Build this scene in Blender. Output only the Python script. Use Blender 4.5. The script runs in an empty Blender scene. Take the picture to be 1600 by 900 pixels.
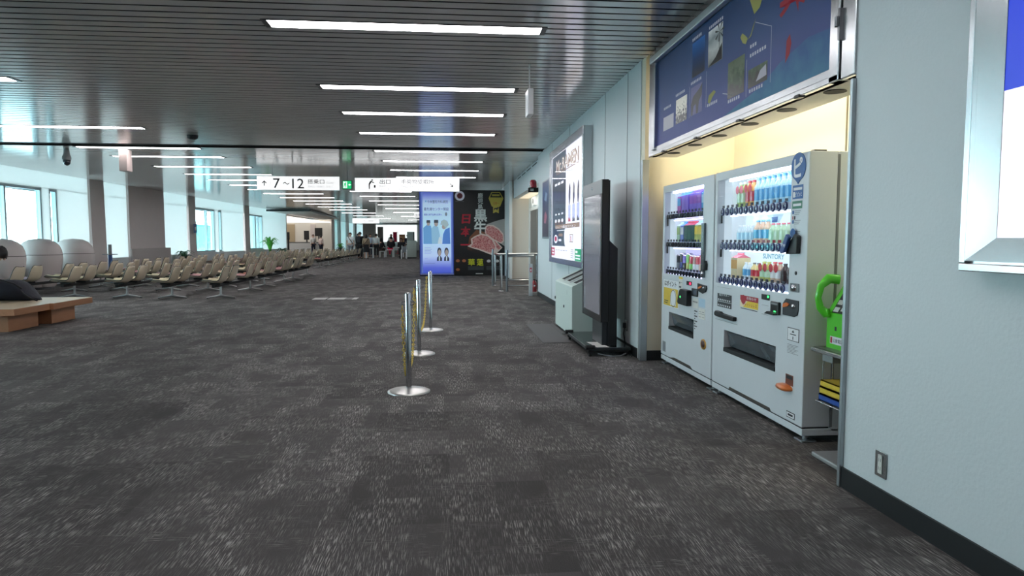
import bpy, bmesh, math, random
from mathutils import Matrix, Vector
random.seed(7)
C = bpy.context.scene
PI = math.pi

# ------------------------------------------------------------------ camera, sky, exposure
cam_data = bpy.data.cameras.new('camera')
cam_data.sensor_width = 36.0
cam_data.lens = 36.0 * 1060 / 1600
cam_data.clip_start = 0.05
cam_data.clip_end = 500
cam = bpy.data.objects.new('camera', cam_data)
C.collection.objects.link(cam)
cam.location = (0, 0, 1.28)
cam.rotation_euler = (math.radians(90 - 4.101), 0, math.radians(-5.376))
C.camera = cam

SKY_STRENGTH = 18.0
LAMP_STRENGTH = 16.0
C.view_settings.view_transform = 'Standard'
C.view_settings.look = 'None'
C.view_settings.gamma = 1.0
C.view_settings.use_curve_mapping = False
C.view_settings.exposure = 0.0

world = bpy.data.worlds.new('sky')
C.world = world
world.use_nodes = True
wn = world.node_tree
for n in list(wn.nodes):
    wn.nodes.remove(n)
w_out = wn.nodes.new('ShaderNodeOutputWorld')
w_bg = wn.nodes.new('ShaderNodeBackground')
w_tc = wn.nodes.new('ShaderNodeTexCoord')
w_sep = wn.nodes.new('ShaderNodeSeparateXYZ')
w_ramp = wn.nodes.new('ShaderNodeValToRGB')
w_ramp.color_ramp.elements[0].position = 0.0
w_ramp.color_ramp.elements[0].color = (0.92, 0.98, 1.0, 1)
w_ramp.color_ramp.elements[1].position = 0.7
w_ramp.color_ramp.elements[1].color = (0.74, 0.90, 1.0, 1)
wn.links.new(w_tc.outputs['Generated'], w_sep.inputs[0])
wn.links.new(w_sep.outputs['Z'], w_ramp.inputs[0])
wn.links.new(w_ramp.outputs[0], w_bg.inputs['Color'])
w_bg.inputs['Strength'].default_value = SKY_STRENGTH
wn.links.new(w_bg.outputs[0], w_out.inputs[0])

C.cycles.use_denoising = True
C.cycles.max_bounces = 8
C.cycles.diffuse_bounces = 5
C.cycles.glossy_bounces = 4
C.cycles.transmission_bounces = 6
C.cycles.transparent_max_bounces = 12
C.cycles.caustics_reflective = False
C.cycles.caustics_refractive = False
C.cycles.sample_clamp_indirect = 6.0
C.cycles.blur_glossy = 0.6


def area_light(name, loc, rot, sx, sy, power, color):
    d = bpy.data.lights.new(name, 'AREA')
    d.shape = 'RECTANGLE'
    d.size = sx
    d.size_y = sy
    d.energy = power
    d.color = color
    o = bpy.data.objects.new(name, d)
    C.collection.objects.link(o)
    o.location = loc
    o.rotation_euler = rot
    return o


# warm fluorescent tubes above the vending recess, behind the header sign
area_light('recess_tube_light', (2.55, 5.1, 3.05), (0, math.radians(0), 0), 0.25, 3.0, 42, (1.0, 0.86, 0.62))
# lamp in the lift lobby soffit
area_light('lobby_light', (2.40, 18.5, 2.55), (0, 0, 0), 0.2, 5.0, 18, (1.0, 0.93, 0.8))
# strip lights under the gate canopy
area_light('gate_light', (-13.0, 58, 2.95), (0, 0, 0), 4.0, 16.0, 700, (1.0, 0.95, 0.88))
# sky portals on the window wall
for i, (ya, yb) in enumerate([(-8, 20.2), (31.4, 35.0), (39.6, 42.4)]):
    d = bpy.data.lights.new('window_portal', 'AREA')
    d.shape = 'RECTANGLE'
    d.size = 2.2
    d.size_y = yb - ya
    d.cycles.is_portal = True
    o = bpy.data.objects.new('window_portal', d)
    C.collection.objects.link(o)
    o.location = (-11.45, (ya + yb) / 2, 1.7)
    o.rotation_euler = (0, math.radians(-90), 0)


# ------------------------------------------------------------------ materials
def lin(c):
    return tuple(((v / 255) / 12.92 if v / 255 <= 0.04045 else ((v / 255 + 0.055) / 1.055) ** 2.4) for v in c)


_mats = {}


def newmat(name):
    m = bpy.data.materials.new(name)
    m.use_nodes = True
    nt = m.node_tree
    for n in list(nt.nodes):
        nt.nodes.remove(n)
    out = nt.nodes.new('ShaderNodeOutputMaterial')
    return m, nt, out


def mat(name, c, rough=0.5, metal=0.0, emit=0.0, var=0.05, scale=25.0, spec=0.5, coat=0.0, bump=0.0):
    if name in _mats:
        return _mats[name]
    m, nt, out = newmat(name)
    p = nt.nodes.new('ShaderNodeBsdfPrincipled')
    tc = nt.nodes.new('ShaderNodeTexCoord')
    nz = nt.nodes.new('ShaderNodeTexNoise')
    nz.inputs['Scale'].default_value = scale
    nz.inputs['Detail'].default_value = 2
    nt.links.new(tc.outputs['Object'], nz.inputs['Vector'])
    l = lin(c)
    mx = nt.nodes.new('ShaderNodeMix')
    mx.data_type = 'RGBA'
    mx.inputs[6].default_value = (*[v * (1 - var) for v in l], 1)
    mx.inputs[7].default_value = (*[min(1, v * (1 + var)) for v in l], 1)
    nt.links.new(nz.outputs['Fac'], mx.inputs[0])
    nt.links.new(mx.outputs[2], p.inputs['Base Color'])
    p.inputs['Roughness'].default_value = rough
    p.inputs['Metallic'].default_value = metal
    p.inputs['Specular IOR Level'].default_value = spec
    p.inputs['Coat Weight'].default_value = coat
    p.inputs['Coat Roughness'].default_value = 0.08
    if emit:
        nt.links.new(mx.outputs[2], p.inputs['Emission Color'])
        p.inputs['Emission Strength'].default_value = emit
    if bump:
        b = nt.nodes.new('ShaderNodeBump')
        b.inputs['Strength'].default_value = bump
        b.inputs['Distance'].default_value = 0.01
        nt.links.new(nz.outputs['Fac'], b.inputs['Height'])
        nt.links.new(b.outputs[0], p.inputs['Normal'])
    nt.links.new(p.outputs[0], out.inputs[0])
    _mats[name] = m
    return m


def lit(name, c, s=1.0, rough=0.35):
    """a backlit print, a lamp or a surface given added glow: it glows with its own colour"""
    if name in _mats:
        return _mats[name]
    m, nt, out = newmat(name)
    p = nt.nodes.new('ShaderNodeBsdfPrincipled')
    l = lin(c)
    p.inputs['Base Color'].default_value = (*[v * 0.3 for v in l], 1)
    p.inputs['Roughness'].default_value = rough
    p.inputs['Emission Color'].default_value = (*l, 1)
    p.inputs['Emission Strength'].default_value = s
    nt.links.new(p.outputs[0], out.inputs[0])
    _mats[name] = m
    return m


def glass(name, tint=(255, 255, 255), refl=0.08, rough=0.02):
    if name in _mats:
        return _mats[name]
    m, nt, out = newmat(name)
    t = nt.nodes.new('ShaderNodeBsdfTransparent')
    t.inputs[0].default_value = (*lin(tint), 1)
    g = nt.nodes.new('ShaderNodeBsdfGlossy')
    g.inputs['Roughness'].default_value = rough
    lw = nt.nodes.new('ShaderNodeLayerWeight')
    lw.inputs['Blend'].default_value = 0.25
    mu = nt.nodes.new('ShaderNodeMath')
    mu.operation = 'MULTIPLY'
    mu.inputs[1].default_value = refl * 4
    nt.links.new(lw.outputs['Fresnel'], mu.inputs[0])
    mx = nt.nodes.new('ShaderNodeMixShader')
    nt.links.new(mu.outputs[0], mx.inputs[0])
    nt.links.new(t.outputs[0], mx.inputs[1])
    nt.links.new(g.outputs[0], mx.inputs[2])
    nt.links.new(mx.outputs[0], out.inputs[0])
    _mats[name] = m
    return m


def blind_mat(name, c, trans=0.55):
    """white roller blind cloth: part of the daylight comes through it"""
    if name in _mats:
        return _mats[name]
    m, nt, out = newmat(name)
    d = nt.nodes.new('ShaderNodeBsdfDiffuse')
    d.inputs[0].default_value = (*lin(c), 1)
    t = nt.nodes.new('ShaderNodeBsdfTranslucent')
    t.inputs[0].default_value = (*lin(c), 1)
    tc = nt.nodes.new('ShaderNodeTexCoord')
    wv = nt.nodes.new('ShaderNodeTexWave')
    wv.inputs['Scale'].default_value = 40
    wv.inputs['Distortion'].default_value = 0.4
    nt.links.new(tc.outputs['Object'], wv.inputs['Vector'])
    mr = nt.nodes.new('ShaderNodeMapRange')
    mr.inputs[3].default_value = trans - 0.02
    mr.inputs[4].default_value = trans + 0.02
    nt.links.new(wv.outputs['Fac'], mr.inputs[0])
    mx = nt.nodes.new('ShaderNodeMixShader')
    nt.links.new(mr.outputs[0], mx.inputs[0])
    nt.links.new(d.outputs[0], mx.inputs[1])
    nt.links.new(t.outputs[0], mx.inputs[2])
    nt.links.new(mx.outputs[0], out.inputs[0])
    _mats[name] = m
    return m


def gradient_mat(name, stops, axis='Z', lo=0.0, hi=1.0, emit=0.0, rough=0.3, cloud=0.0, cscale=3.0):
    """print whose ink runs through several colours along an object axis (lo..hi in metres)"""
    m, nt, out = newmat(name)
    p = nt.nodes.new('ShaderNodeBsdfPrincipled')
    tc = nt.nodes.new('ShaderNodeTexCoord')
    sp = nt.nodes.new('ShaderNodeSeparateXYZ')
    nt.links.new(tc.outputs['Object'], sp.inputs[0])
    mr = nt.nodes.new('ShaderNodeMapRange')
    mr.inputs[1].default_value = lo
    mr.inputs[2].default_value = hi
    nt.links.new(sp.outputs[axis], mr.inputs[0])
    nz = nt.nodes.new('ShaderNodeTexNoise')
    nz.inputs['Scale'].default_value = cscale
    nz.inputs['Detail'].default_value = 5
    nt.links.new(tc.outputs['Object'], nz.inputs['Vector'])
    ad = nt.nodes.new('ShaderNodeMath')
    ad.operation = 'MULTIPLY_ADD'
    ad.inputs[1].default_value = cloud
    nt.links.new(nz.outputs['Fac'], ad.inputs[0])
    sb = nt.nodes.new('ShaderNodeMath')
    sb.operation = 'SUBTRACT'
    sb.inputs[1].default_value = cloud * 0.5
    nt.links.new(mr.outputs[0], sb.inputs[0])
    nt.links.new(sb.outputs[0], ad.inputs[2])
    r = nt.nodes.new('ShaderNodeValToRGB')
    el = r.color_ramp.elements
    el[0].position = stops[0][0]
    el[0].color = (*lin(stops[0][1]), 1)
    el[1].position = stops[-1][0]
    el[1].color = (*lin(stops[-1][1]), 1)
    for q, c in stops[1:-1]:
        e = el.new(q)
        e.color = (*lin(c), 1)
    nt.links.new(ad.outputs[0], r.inputs[0])
    nt.links.new(r.outputs[0], p.inputs['Base Color'])
    p.inputs['Roughness'].default_value = rough
    if emit:
        nt.links.new(r.outputs[0], p.inputs['Emission Color'])
        p.inputs['Emission Strength'].default_value = emit
    nt.links.new(p.outputs[0], out.inputs[0])
    return m


def carpet_mat():
    m, nt, out = newmat('carpet_tiles')
    N, L = nt.nodes.new, nt.links.new
    p = N('ShaderNodeBsdfPrincipled')
    tc = N('ShaderNodeTexCoord')

    def mapping(sx, sy, loc=(0, 0, 0)):
        mp = N('ShaderNodeMapping')
        mp.inputs['Scale'].default_value = (sx, sy, 1)
        mp.inputs['Location'].default_value = loc
        L(tc.outputs['Object'], mp.inputs[0])
        return mp.outputs[0]

    def cells(sx, sy, loc=(0, 0, 0)):
        fl = N('ShaderNodeVectorMath')
        fl.operation = 'FLOOR'
        L(mapping(sx, sy, loc), fl.inputs[0])
        w = N('ShaderNodeTexWhiteNoise')
        w.noise_dimensions = '2D'
        L(fl.outputs[0], w.inputs['Vector'])
        return w.outputs['Value']

    def math_(op, a, b=None, c=None):
        n = N('ShaderNodeMath')
        n.operation = op
        for i, v in enumerate((a, b, c)):
            if v is None:
                continue
            if isinstance(v, (int, float)):
                n.inputs[i].default_value = v
            else:
                L(v, n.inputs[i])
        return n.outputs[0]

    def noise(sx, sy, loc=(0, 0, 0), detail=2):
        n = N('ShaderNodeTexNoise')
        n.inputs['Scale'].default_value = 1
        n.inputs['Detail'].default_value = detail
        L(mapping(sx, sy, loc), n.inputs['Vector'])
        return n.outputs['Fac']

    def step(v, a, b):
        r = N('ShaderNodeMapRange')
        r.inputs[1].default_value = a
        r.inputs[2].default_value = b
        L(v, r.inputs[0])
        return r.outputs[0]
    tile = cells(2, 2)
    patch = cells(7.3, 3.1, (0.3, 0.7, 0))
    patch2 = cells(2.9, 8.7, (3.3, 1.7, 0))
    big = noise(1.7, 1.1)
    along = step(noise(210, 12), 0.49, 0.68)
    across = step(noise(13, 150, (5, 9, 0)), 0.55, 0.70)
    m1 = math_('MULTIPLY', step(noise(5, 2.2, (2, 1, 0)), 0.31, 0.56), step(patch, -0.12, 0.8))
    m2 = math_('MULTIPLY', step(noise(2.6, 6, (8, 4, 0)), 0.42, 0.64), step(patch2, 0.3, 1.0))
    st = math_('MAXIMUM', math_('MULTIPLY', along, m1), math_('MULTIPLY', across, m2))
    fine = noise(260, 260, (0, 0, 0), 1)
    k = math_('ADD', math_('MULTIPLY_ADD', tile, 0.36, 0.63), math_('MULTIPLY', big, 0.35))
    k = math_('MULTIPLY', k, math_('MULTIPLY_ADD', fine, 0.8, 0.6))
    base = N('ShaderNodeMix')
    base.data_type = 'RGBA'
    base.inputs[6].default_value = (*lin((86, 83, 82)), 1)
    base.inputs[7].default_value = (*lin((176, 171, 167)), 1)
    L(st, base.inputs[0])
    mul = N('ShaderNodeVectorMath')
    mul.operation = 'SCALE'
    L(base.outputs[2], mul.inputs[0])
    L(k, mul.inputs['Scale'])
    L(mul.outputs[0], p.inputs['Base Color'])
    p.inputs['Roughness'].default_value = 0.95
    p.inputs['Specular IOR Level'].default_value = 0.15
    b = N('ShaderNodeBump')
    b.inputs['Strength'].default_value = 0.35
    b.inputs['Distance'].default_value = 0.004
    L(fine, b.inputs['Height'])
    L(b.outputs[0], p.inputs['Normal'])
    L(p.outputs[0], out.inputs[0])
    return m


def wood_mat(name, c1, c2, axis_scale=(2, 14, 14), rough=0.4):
    m, nt, out = newmat(name)
    p = nt.nodes.new('ShaderNodeBsdfPrincipled')
    tc = nt.nodes.new('ShaderNodeTexCoord')
    mp = nt.nodes.new('ShaderNodeMapping')
    mp.inputs['Scale'].default_value = axis_scale
    nz = nt.nodes.new('ShaderNodeTexNoise')
    nz.inputs['Scale'].default_value = 2.0
    nz.inputs['Detail'].default_value = 4
    nz.inputs['Distortion'].default_value = 0.6
    nt.links.new(tc.outputs['Object'], mp.inputs[0])
    nt.links.new(mp.outputs[0], nz.inputs['Vector'])
    mx = nt.nodes.new('ShaderNodeMix')
    mx.data_type = 'RGBA'
    mx.inputs[6].default_value = (*lin(c1), 1)
    mx.inputs[7].default_value = (*lin(c2), 1)
    nt.links.new(nz.outputs['Fac'], mx.inputs[0])
    nt.links.new(mx.outputs[2], p.inputs['Base Color'])
    p.inputs['Roughness'].default_value = rough
    nt.links.new(p.outputs[0], out.inputs[0])
    return m


def brushed_mat(name, c, rough=0.28):
    """brushed stainless steel"""
    m, nt, out = newmat(name)
    p = nt.nodes.new('ShaderNodeBsdfPrincipled')
    tc = nt.nodes.new('ShaderNodeTexCoord')
    mp = nt.nodes.new('ShaderNodeMapping')
    mp.inputs['Scale'].default_value = (420, 420, 1.5)
    nz = nt.nodes.new('ShaderNodeTexNoise')
    nz.inputs['Scale'].default_value = 1
    nt.links.new(tc.outputs['Object'], mp.inputs[0])
    nt.links.new(mp.outputs[0], nz.inputs['Vector'])
    mr = nt.nodes.new('ShaderNodeMapRange')
    mr.inputs[3].default_value = rough - 0.03
    mr.inputs[4].default_value = rough + 0.03
    nt.links.new(nz.outputs['Fac'], mr.inputs[0])
    nt.links.new(mr.outputs[0], p.inputs['Roughness'])
    p.inputs['Base Color'].default_value = (*lin(c), 1)
    p.inputs['Metallic'].default_value = 1.0
    nt.links.new(p.outputs[0], out.inputs[0])
    _mats[name] = m
    return m


CARPET = carpet_mat()
WALL = mat('wall_paint', (218, 226, 228), 0.55, var=0.02, scale=60, bump=0.15)
WALLN = mat('wall_board', (218, 226, 228), 0.4, var=0.01, scale=4)
CREAM = mat('cream_board', (236, 228, 206), 0.5, var=0.01, scale=4)
WHITE = mat('white_paint', (232, 234, 236), 0.35, var=0.015)
OFFW = mat('off_white_plastic', (222, 222, 216), 0.4, var=0.02)
VEND = mat('vending_enamel', (222, 228, 232), 0.25, var=0.01, coat=0.2)
STEEL = brushed_mat('brushed_steel', (196, 198, 200), 0.26)
POLISH = mat('polished_steel', (205, 207, 210), 0.12, 1.0, var=0.02)
DSTEEL = brushed_mat('dark_steel', (120, 122, 126), 0.3)
ALU = mat('aluminium', (176, 180, 184), 0.4, 0.9, var=0.02)
BLACK = mat('black_plastic', (18, 19, 22), 0.35, var=0.1)
MATB = mat('black_rubber', (16, 16, 17), 0.7, var=0.1)
DARK = mat('dark_grey', (48, 50, 54), 0.5, var=0.06)
GREY = mat('mid_grey', (128, 132, 134), 0.5, var=0.04)
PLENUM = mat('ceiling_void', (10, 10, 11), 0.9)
LAMP = lit('lamp_diffuser', (255, 252, 255), LAMP_STRENGTH)
PANE = glass('window_pane', (232, 250, 252), 0.06)
VGLASS = glass('display_glass', (250, 252, 255), 0.10)
BLIND = blind_mat('blind_cloth', (242, 249, 249), 0.62)
COLUMN = mat('column_cladding', (208, 198, 196), 0.5, var=0.03, scale=5)
BEIGE = mat('beige_panel', (222, 212, 200), 0.45, var=0.02)


def slat_mat():
    m, nt, out = newmat('ceiling_slats')
    p = nt.nodes.new('ShaderNodeBsdfPrincipled')
    tc = nt.nodes.new('ShaderNodeTexCoord')
    mp = nt.nodes.new('ShaderNodeMapping')
    mp.inputs['Scale'].default_value = (0.35, 6.5, 1)
    nz = nt.nodes.new('ShaderNodeTexNoise')
    nz.inputs['Scale'].default_value = 1
    nz.inputs['Detail'].default_value = 2
    nt.links.new(tc.outputs['Object'], mp.inputs[0])
    nt.links.new(mp.outputs[0], nz.inputs['Vector'])
    mr = nt.nodes.new('ShaderNodeMapRange')
    mr.inputs[3].default_value = 0.10
    mr.inputs[4].default_value = 0.17
    nt.links.new(nz.outputs['Fac'], mr.inputs[0])
    nt.links.new(mr.outputs[0], p.inputs['Roughness'])
    bp = nt.nodes.new('ShaderNodeBump')
    bp.inputs['Strength'].default_value = 0.06
    bp.inputs['Distance'].default_value = 0.01
    nt.links.new(nz.outputs['Fac'], bp.inputs['Height'])
    nt.links.new(bp.outputs[0], p.inputs['Normal'])
    p.inputs['Base Color'].default_value = (*lin((226, 223, 222)), 1)
    p.inputs['Specular IOR Level'].default_value = 0.8
    p.inputs['Metallic'].default_value = 0.38
    nt.links.new(p.outputs[0], out.inputs[0])
    return m


SLAT = slat_mat()

# ------------------------------------------------------------------ mesh helpers
def frame(o, u, v, w):
    return Matrix(((u[0], v[0], w[0], o[0]), (u[1], v[1], w[1], o[1]), (u[2], v[2], w[2], o[2]), (0, 0, 0, 1)))


def wall_frame(x, y):            # faces the corridor (-X): u runs towards the camera, v up, w out of the wall
    return frame((x, y, 0), (0, -1, 0), (0, 0, 1), (-1, 0, 0))


def front_frame(x, y, z=0):      # faces the camera (-Y): u right, v up, w towards the camera
    return frame((x, y, z), (1, 0, 0), (0, 0, 1), (0, -1, 0))


_text_cache = {}


def text_mesh(s, size, bold):
    k = (s, size, bold)
    if k not in _text_cache:
        cu = bpy.data.curves.new('lettering', 'FONT')
        cu.body = s
        cu.size = size
        cu.offset = bold * size
        cu.resolution_u = 3
        cu.align_x = 'LEFT'
        ob = bpy.data.objects.new('lettering', cu)
        me = bpy.data.meshes.new_from_object(ob)
        vs = [tuple(v.co) for v in me.vertices]
        fs = [tuple(q.vertices) for q in me.polygons]
        bpy.data.objects.remove(ob)
        bpy.data.curves.remove(cu)
        bpy.data.meshes.remove(me)
        _text_cache[k] = (vs, fs)
    return _text_cache[k]


class MB:
    """collects shapes; build() links them as ONE mesh object"""

    def __init__(s, m=None, T=None):
        s.bm = bmesh.new()
        s.mats = []
        s.mi = 0
        s.T = T or Matrix.Identity(4)
        if m:
            s.m(m)

    def m(s, m):
        if m not in s.mats:
            s.mats.append(m)
        s.mi = s.mats.index(m)
        return s

    def v(s, co):
        return s.bm.verts.new(s.T @ Vector(co))

    def f(s, vs, smooth=False):
        try:
            q = s.bm.faces.new(vs)
        except ValueError:
            return None
        q.material_index = s.mi
        q.smooth = smooth
        return q

    def box(s, x0, x1, y0, y1, z0, z1, bev=0.0, seg=2):
        P = [s.v(c) for c in ((x0, y0, z0), (x1, y0, z0), (x1, y1, z0), (x0, y1, z0), (x0, y0, z1), (x1, y0, z1), (x1, y1, z1), (x0, y1, z1))]
        fs = [s.f([P[i] for i in q]) for q in ((3, 2, 1, 0), (4, 5, 6, 7), (0, 1, 5, 4), (1, 2, 6, 5), (2, 3, 7, 6), (3, 0, 4, 7))]
        if bev:
            es = list({e for q in fs for e in q.edges})
            r = bmesh.ops.bevel(s.bm, geom=es, offset=bev, segments=seg, affect='EDGES', profile=0.5)
            for q in r['faces']:
                q.material_index = s.mi
        return s

    def quad(s, u0, u1, v0, v1, w):
        s.f([s.v((u0, v0, w)), s.v((u1, v0, w)), s.v((u1, v1, w)), s.v((u0, v1, w))])
        return s

    def poly(s, pts, w):
        s.f([s.v((a, b, w)) for a, b in pts])
        return s

    def disc(s, cu, cv, r, w, n=20, rv=None):
        rv = rv or r
        return s.poly([(cu + r * math.cos(2 * PI * i / n), cv + rv * math.sin(2 * PI * i / n)) for i in range(n)], w)

    def ring(s, cu, cv, r0, r1, w, n=28):
        A = [s.v((cu + r0 * math.cos(2 * PI * i / n), cv + r0 * math.sin(2 * PI * i / n), w)) for i in range(n)]
        B = [s.v((cu + r1 * math.cos(2 * PI * i / n), cv + r1 * math.sin(2 * PI * i / n), w)) for i in range(n)]
        for i in range(n):
            j = (i + 1) % n
            s.f([A[i], B[i], B[j], A[j]])
        return s

    def prism(s, pts, w0, w1, bev=0.0):
        """polygon in (u,v) pulled from w0 to w1"""
        n = len(pts)
        A = [s.v((a, b, w0)) for a, b in pts]
        B = [s.v((a, b, w1)) for a, b in pts]
        fs = [s.f(A[::-1]), s.f(B)]
        for i in range(n):
            j = (i + 1) % n
            fs.append(s.f([A[i], A[j], B[j], B[i]]))
        if bev:
            es = list({e for q in fs if q for e in q.edges})
            r = bmesh.ops.bevel(s.bm, geom=es, offset=bev, segments=2, affect='EDGES', profile=0.5)
            for q in r['faces']:
                q.material_index = s.mi
        return s

    def tube(s, path, r, n=10, caps=True, closed=False):
        P = [Vector(q) for q in path]
        rs = r if isinstance(r, (list, tuple)) else [r] * len(P)
        rings = []
        N = None
        k = len(P)
        for i, q in enumerate(P):
            a = P[(i - 1) % k] if (closed or i > 0) else q
            b = P[(i + 1) % k] if (closed or i < k - 1) else q
            t = (b - a).normalized()
            if N is None:
                N = t.orthogonal().normalized()
            else:
                N = (N - t * N.dot(t))
                N = N.normalized() if N.length > 1e-6 else t.orthogonal().normalized()
            Bn = t.cross(N)
            rings.append([s.v(q + (N * math.cos(2 * PI * j / n) + Bn * math.sin(2 * PI * j / n)) * rs[i]) for j in range(n)])
        for i in range(k if closed else k - 1):
            A, B = rings[i], rings[(i + 1) % k]
            for j in range(n):
                l = (j + 1) % n
                s.f([A[j], A[l], B[l], B[j]], True)
        if caps and not closed:
            for R_, q, rr, fl in ((rings[0], P[0], rs[0], True), (rings[-1], P[-1], rs[-1], False)):
                cp = [s.bm.verts.new(x.co) for x in R_]
                s.f(cp[::-1] if fl else cp)
        return s

    def cyl(s, p0, p1, r, n=14):
        return s.tube([p0, p1], r, n)

    def lathe(s, prof, c=(0, 0, 0), n=24, axis='z', arc=None, sx=1.0, sy=1.0):
        """prof = [(radius, height)]"""
        rings = []
        for r, h in prof:
            R_ = []
            for j in range(n):
                a = 2 * PI * j / n
                d = (r * math.cos(a) * sx, r * math.sin(a) * sy, h) if axis == 'z' else ((r * math.cos(a), h, r * math.sin(a)) if axis == 'y' else (h, r * math.cos(a), r * math.sin(a)))
                R_.append(s.v((c[0] + d[0], c[1] + d[1], c[2] + d[2])))
            rings.append(R_)
        for i in range(len(rings) - 1):
            for j in range(n):
                l = (j + 1) % n
                s.f([rings[i][j], rings[i][l], rings[i + 1][l], rings[i + 1][j]], True)
        if prof[0][0] > 1e-4:
            s.f([s.bm.verts.new(x.co) for x in rings[0]][::-1])
        if prof[-1][0] > 1e-4:
            s.f([s.bm.verts.new(x.co) for x in rings[-1]])
        return s

    def ball(s, c, rx, ry=None, rz=None, n=16, k=10):
        ry = ry or rx
        rz = rz or rx
        rings = []
        for i in range(1, k):
            t = PI * i / k
            rings.append([s.v((c[0] + rx * math.sin(t) * math.cos(2 * PI * j / n), c[1] + ry * math.sin(t) * math.sin(2 * PI * j / n), c[2] - rz * math.cos(t))) for j in range(n)])
        lo, hi = s.v((c[0], c[1], c[2] - rz)), s.v((c[0], c[1], c[2] + rz))
        for i in range(len(rings) - 1):
            for j in range(n):
                l = (j + 1) % n
                s.f([rings[i][j], rings[i][l], rings[i + 1][l], rings[i + 1][j]], True)
        for j in range(n):
            l = (j + 1) % n
            s.f([lo, rings[0][l], rings[0][j]], True)
            s.f([hi, rings[-1][j], rings[-1][l]], True)
        return s

    def text(s, t, u, v, size, w=0.001, bold=0.0, width=None, align='l', slant=0.0):
        vs, fs = text_mesh(t, size, bold)
        if not vs:
            return s
        x0 = min(q[0] for q in vs)
        x1 = max(q[0] for q in vs)
        k = (width / (x1 - x0)) if width else 1.0
        off = {'l': -x0 * k, 'c': -(x0 + x1) / 2 * k, 'r': -x1 * k}[align]
        V = [s.v((u + q[0] * k + off + q[1] * slant, v + q[1], w)) for q in vs]
        for q in fs:
            s.f([V[i] for i in q])
        return s

    def build(s, name, parent=None, origin=None, weld=False):
        me = bpy.data.meshes.new(name)
        if origin is None:
            origin = parent_loc(parent) if parent else (0, 0, 0)
        if weld:
            bmesh.ops.remove_doubles(s.bm, verts=s.bm.verts, dist=1e-5)
        bmesh.ops.translate(s.bm, verts=s.bm.verts, vec=-Vector(origin))
        s.bm.normal_update()
        s.bm.to_mesh(me)
        s.bm.free()
        for m in s.mats:
            me.materials.append(m)
        o = bpy.data.objects.new(name, me)
        C.collection.objects.link(o)
        if parent:
            o.parent = parent
            o.location = Vector(origin) - Vector(parent_loc(parent))
        else:
            o.location = origin
        return o


def parent_loc(p):
    v = Vector(p.location)
    while p.parent:
        p = p.parent
        v += Vector(p.location)
    return tuple(v)


def tag(o, label, cat, group=None, kind=None):
    o['label'] = label
    o['category'] = cat
    if group:
        o['group'] = group
    if kind:
        o['kind'] = kind
    return o


def thing(name, label, cat, loc=(0, 0, 0), group=None):
    o = bpy.data.objects.new(name, None)
    o.empty_display_size = 0.1
    C.collection.objects.link(o)
    o.location = loc
    return tag(o, label, cat, group)


def struct(mb, name, origin=(0, 0, 0)):
    o = mb.build(name, None, origin)
    o['kind'] = 'structure'
    return o


def copy_tree(o, loc, label=None, group=None):
    r = o.copy()
    C.collection.objects.link(r)
    r.location = loc
    if label:
        r['label'] = label
    if group:
        r['group'] = group
    kids = [q for q in bpy.data.objects if q.parent == o]
    for k in kids:
        c = k.copy()
        C.collection.objects.link(c)
        c.parent = r
        for g in [q for q in bpy.data.objects if q.parent == k]:
            d = g.copy()
            C.collection.objects.link(d)
            d.parent = c
    return r
# ------------------------------------------------------------------ room shell
CEIL = 3.15
WX = 2.03          # right wall
LX = -11.15        # window wall
YB = -6.0          # behind the camera
YF = 96.0

b = MB(CARPET)
b.box(-17.0, 8.0, YB, YF, -0.12, 0.0)
struct(b, 'floor')

# slatted metal ceiling: one slat every 15 cm, a wider gap at the expansion joint
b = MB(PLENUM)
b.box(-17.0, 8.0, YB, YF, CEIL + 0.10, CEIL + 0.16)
struct(b, 'ceiling_void_panel')
b = MB(SLAT)
y = YB
prof = [(0.0, 0.020), (0.0, 0.003), (0.003, 0.0), (0.117, 0.0), (0.120, 0.003), (0.120, 0.020)]
while y < YF:
    if not (14.1 < y < 14.5):
        x1 = WX + 0.02 if y < 15.1 else 3.0
        A = [b.v((-11.3, y + q, CEIL + h)) for q, h in prof]
        B = [b.v((x1, y + q, CEIL + h)) for q, h in prof]
        for i in range(len(prof) - 1):
            b.m(SLAT if 0 < i < len(prof) - 2 else PLENUM)  # slat sides coloured black so the gaps read dark
            b.f([A[i], A[i + 1], B[i + 1], B[i]])
        b.f([A[-1], A[0], B[0], B[-1]])
    y += 0.15
struct(b, 'ceiling')
b = MB(mat('expansion_joint', (22, 22, 24), 0.8))
b.box(-11.3, WX, 14.22, 14.50, CEIL + 0.03, CEIL + 0.06)
struct(b, 'trim_ceiling_joint')

# right wall: near pier, vending recess, far stretch up to the lift lobby
b = MB(WALL)
b.box(WX, 3.1, YB, 3.27, 0.0, CEIL + 0.02)
struct(b, 'wall_right_near')
b = MB(CREAM)
b.box(3.0, 3.1, 3.27, 6.97, 0.0, CEIL + 0.02)
b.m(mat('board_seam', (120, 112, 96), 0.6))
b.box(2.994, 3.0, 4.92, 4.935, 0.1, CEIL)
struct(b, 'wall_recess_back')
b = MB(CREAM)
b.box(2.2, 3.1, 6.96, 7.1, 0.0, CEIL + 0.02)
b.box(WX + 0.01, 2.2, 6.96, 7.1, 0.0, CEIL + 0.02)
struct(b, 'wall_recess_side')
b = MB(WALLN)
b.box(WX, 3.1, 7.1, 15.29, 0.0, CEIL + 0.02)
b.m(mat('seam_shadow', (118, 126, 130), 0.6))  # thin grey seam strips on the wall boards
for q in (7.62, 8.72, 11.3, 13.2):
    b.box(WX - 0.003, WX, q, q + 0.012, 0.12, CEIL)
struct(b, 'wall_right_far')
BASE = mat('baseboard_black', (24, 25, 27), 0.5)
BASEG = mat('baseboard_grey', (74, 80, 86), 0.5)
b = MB(BASE)
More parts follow.
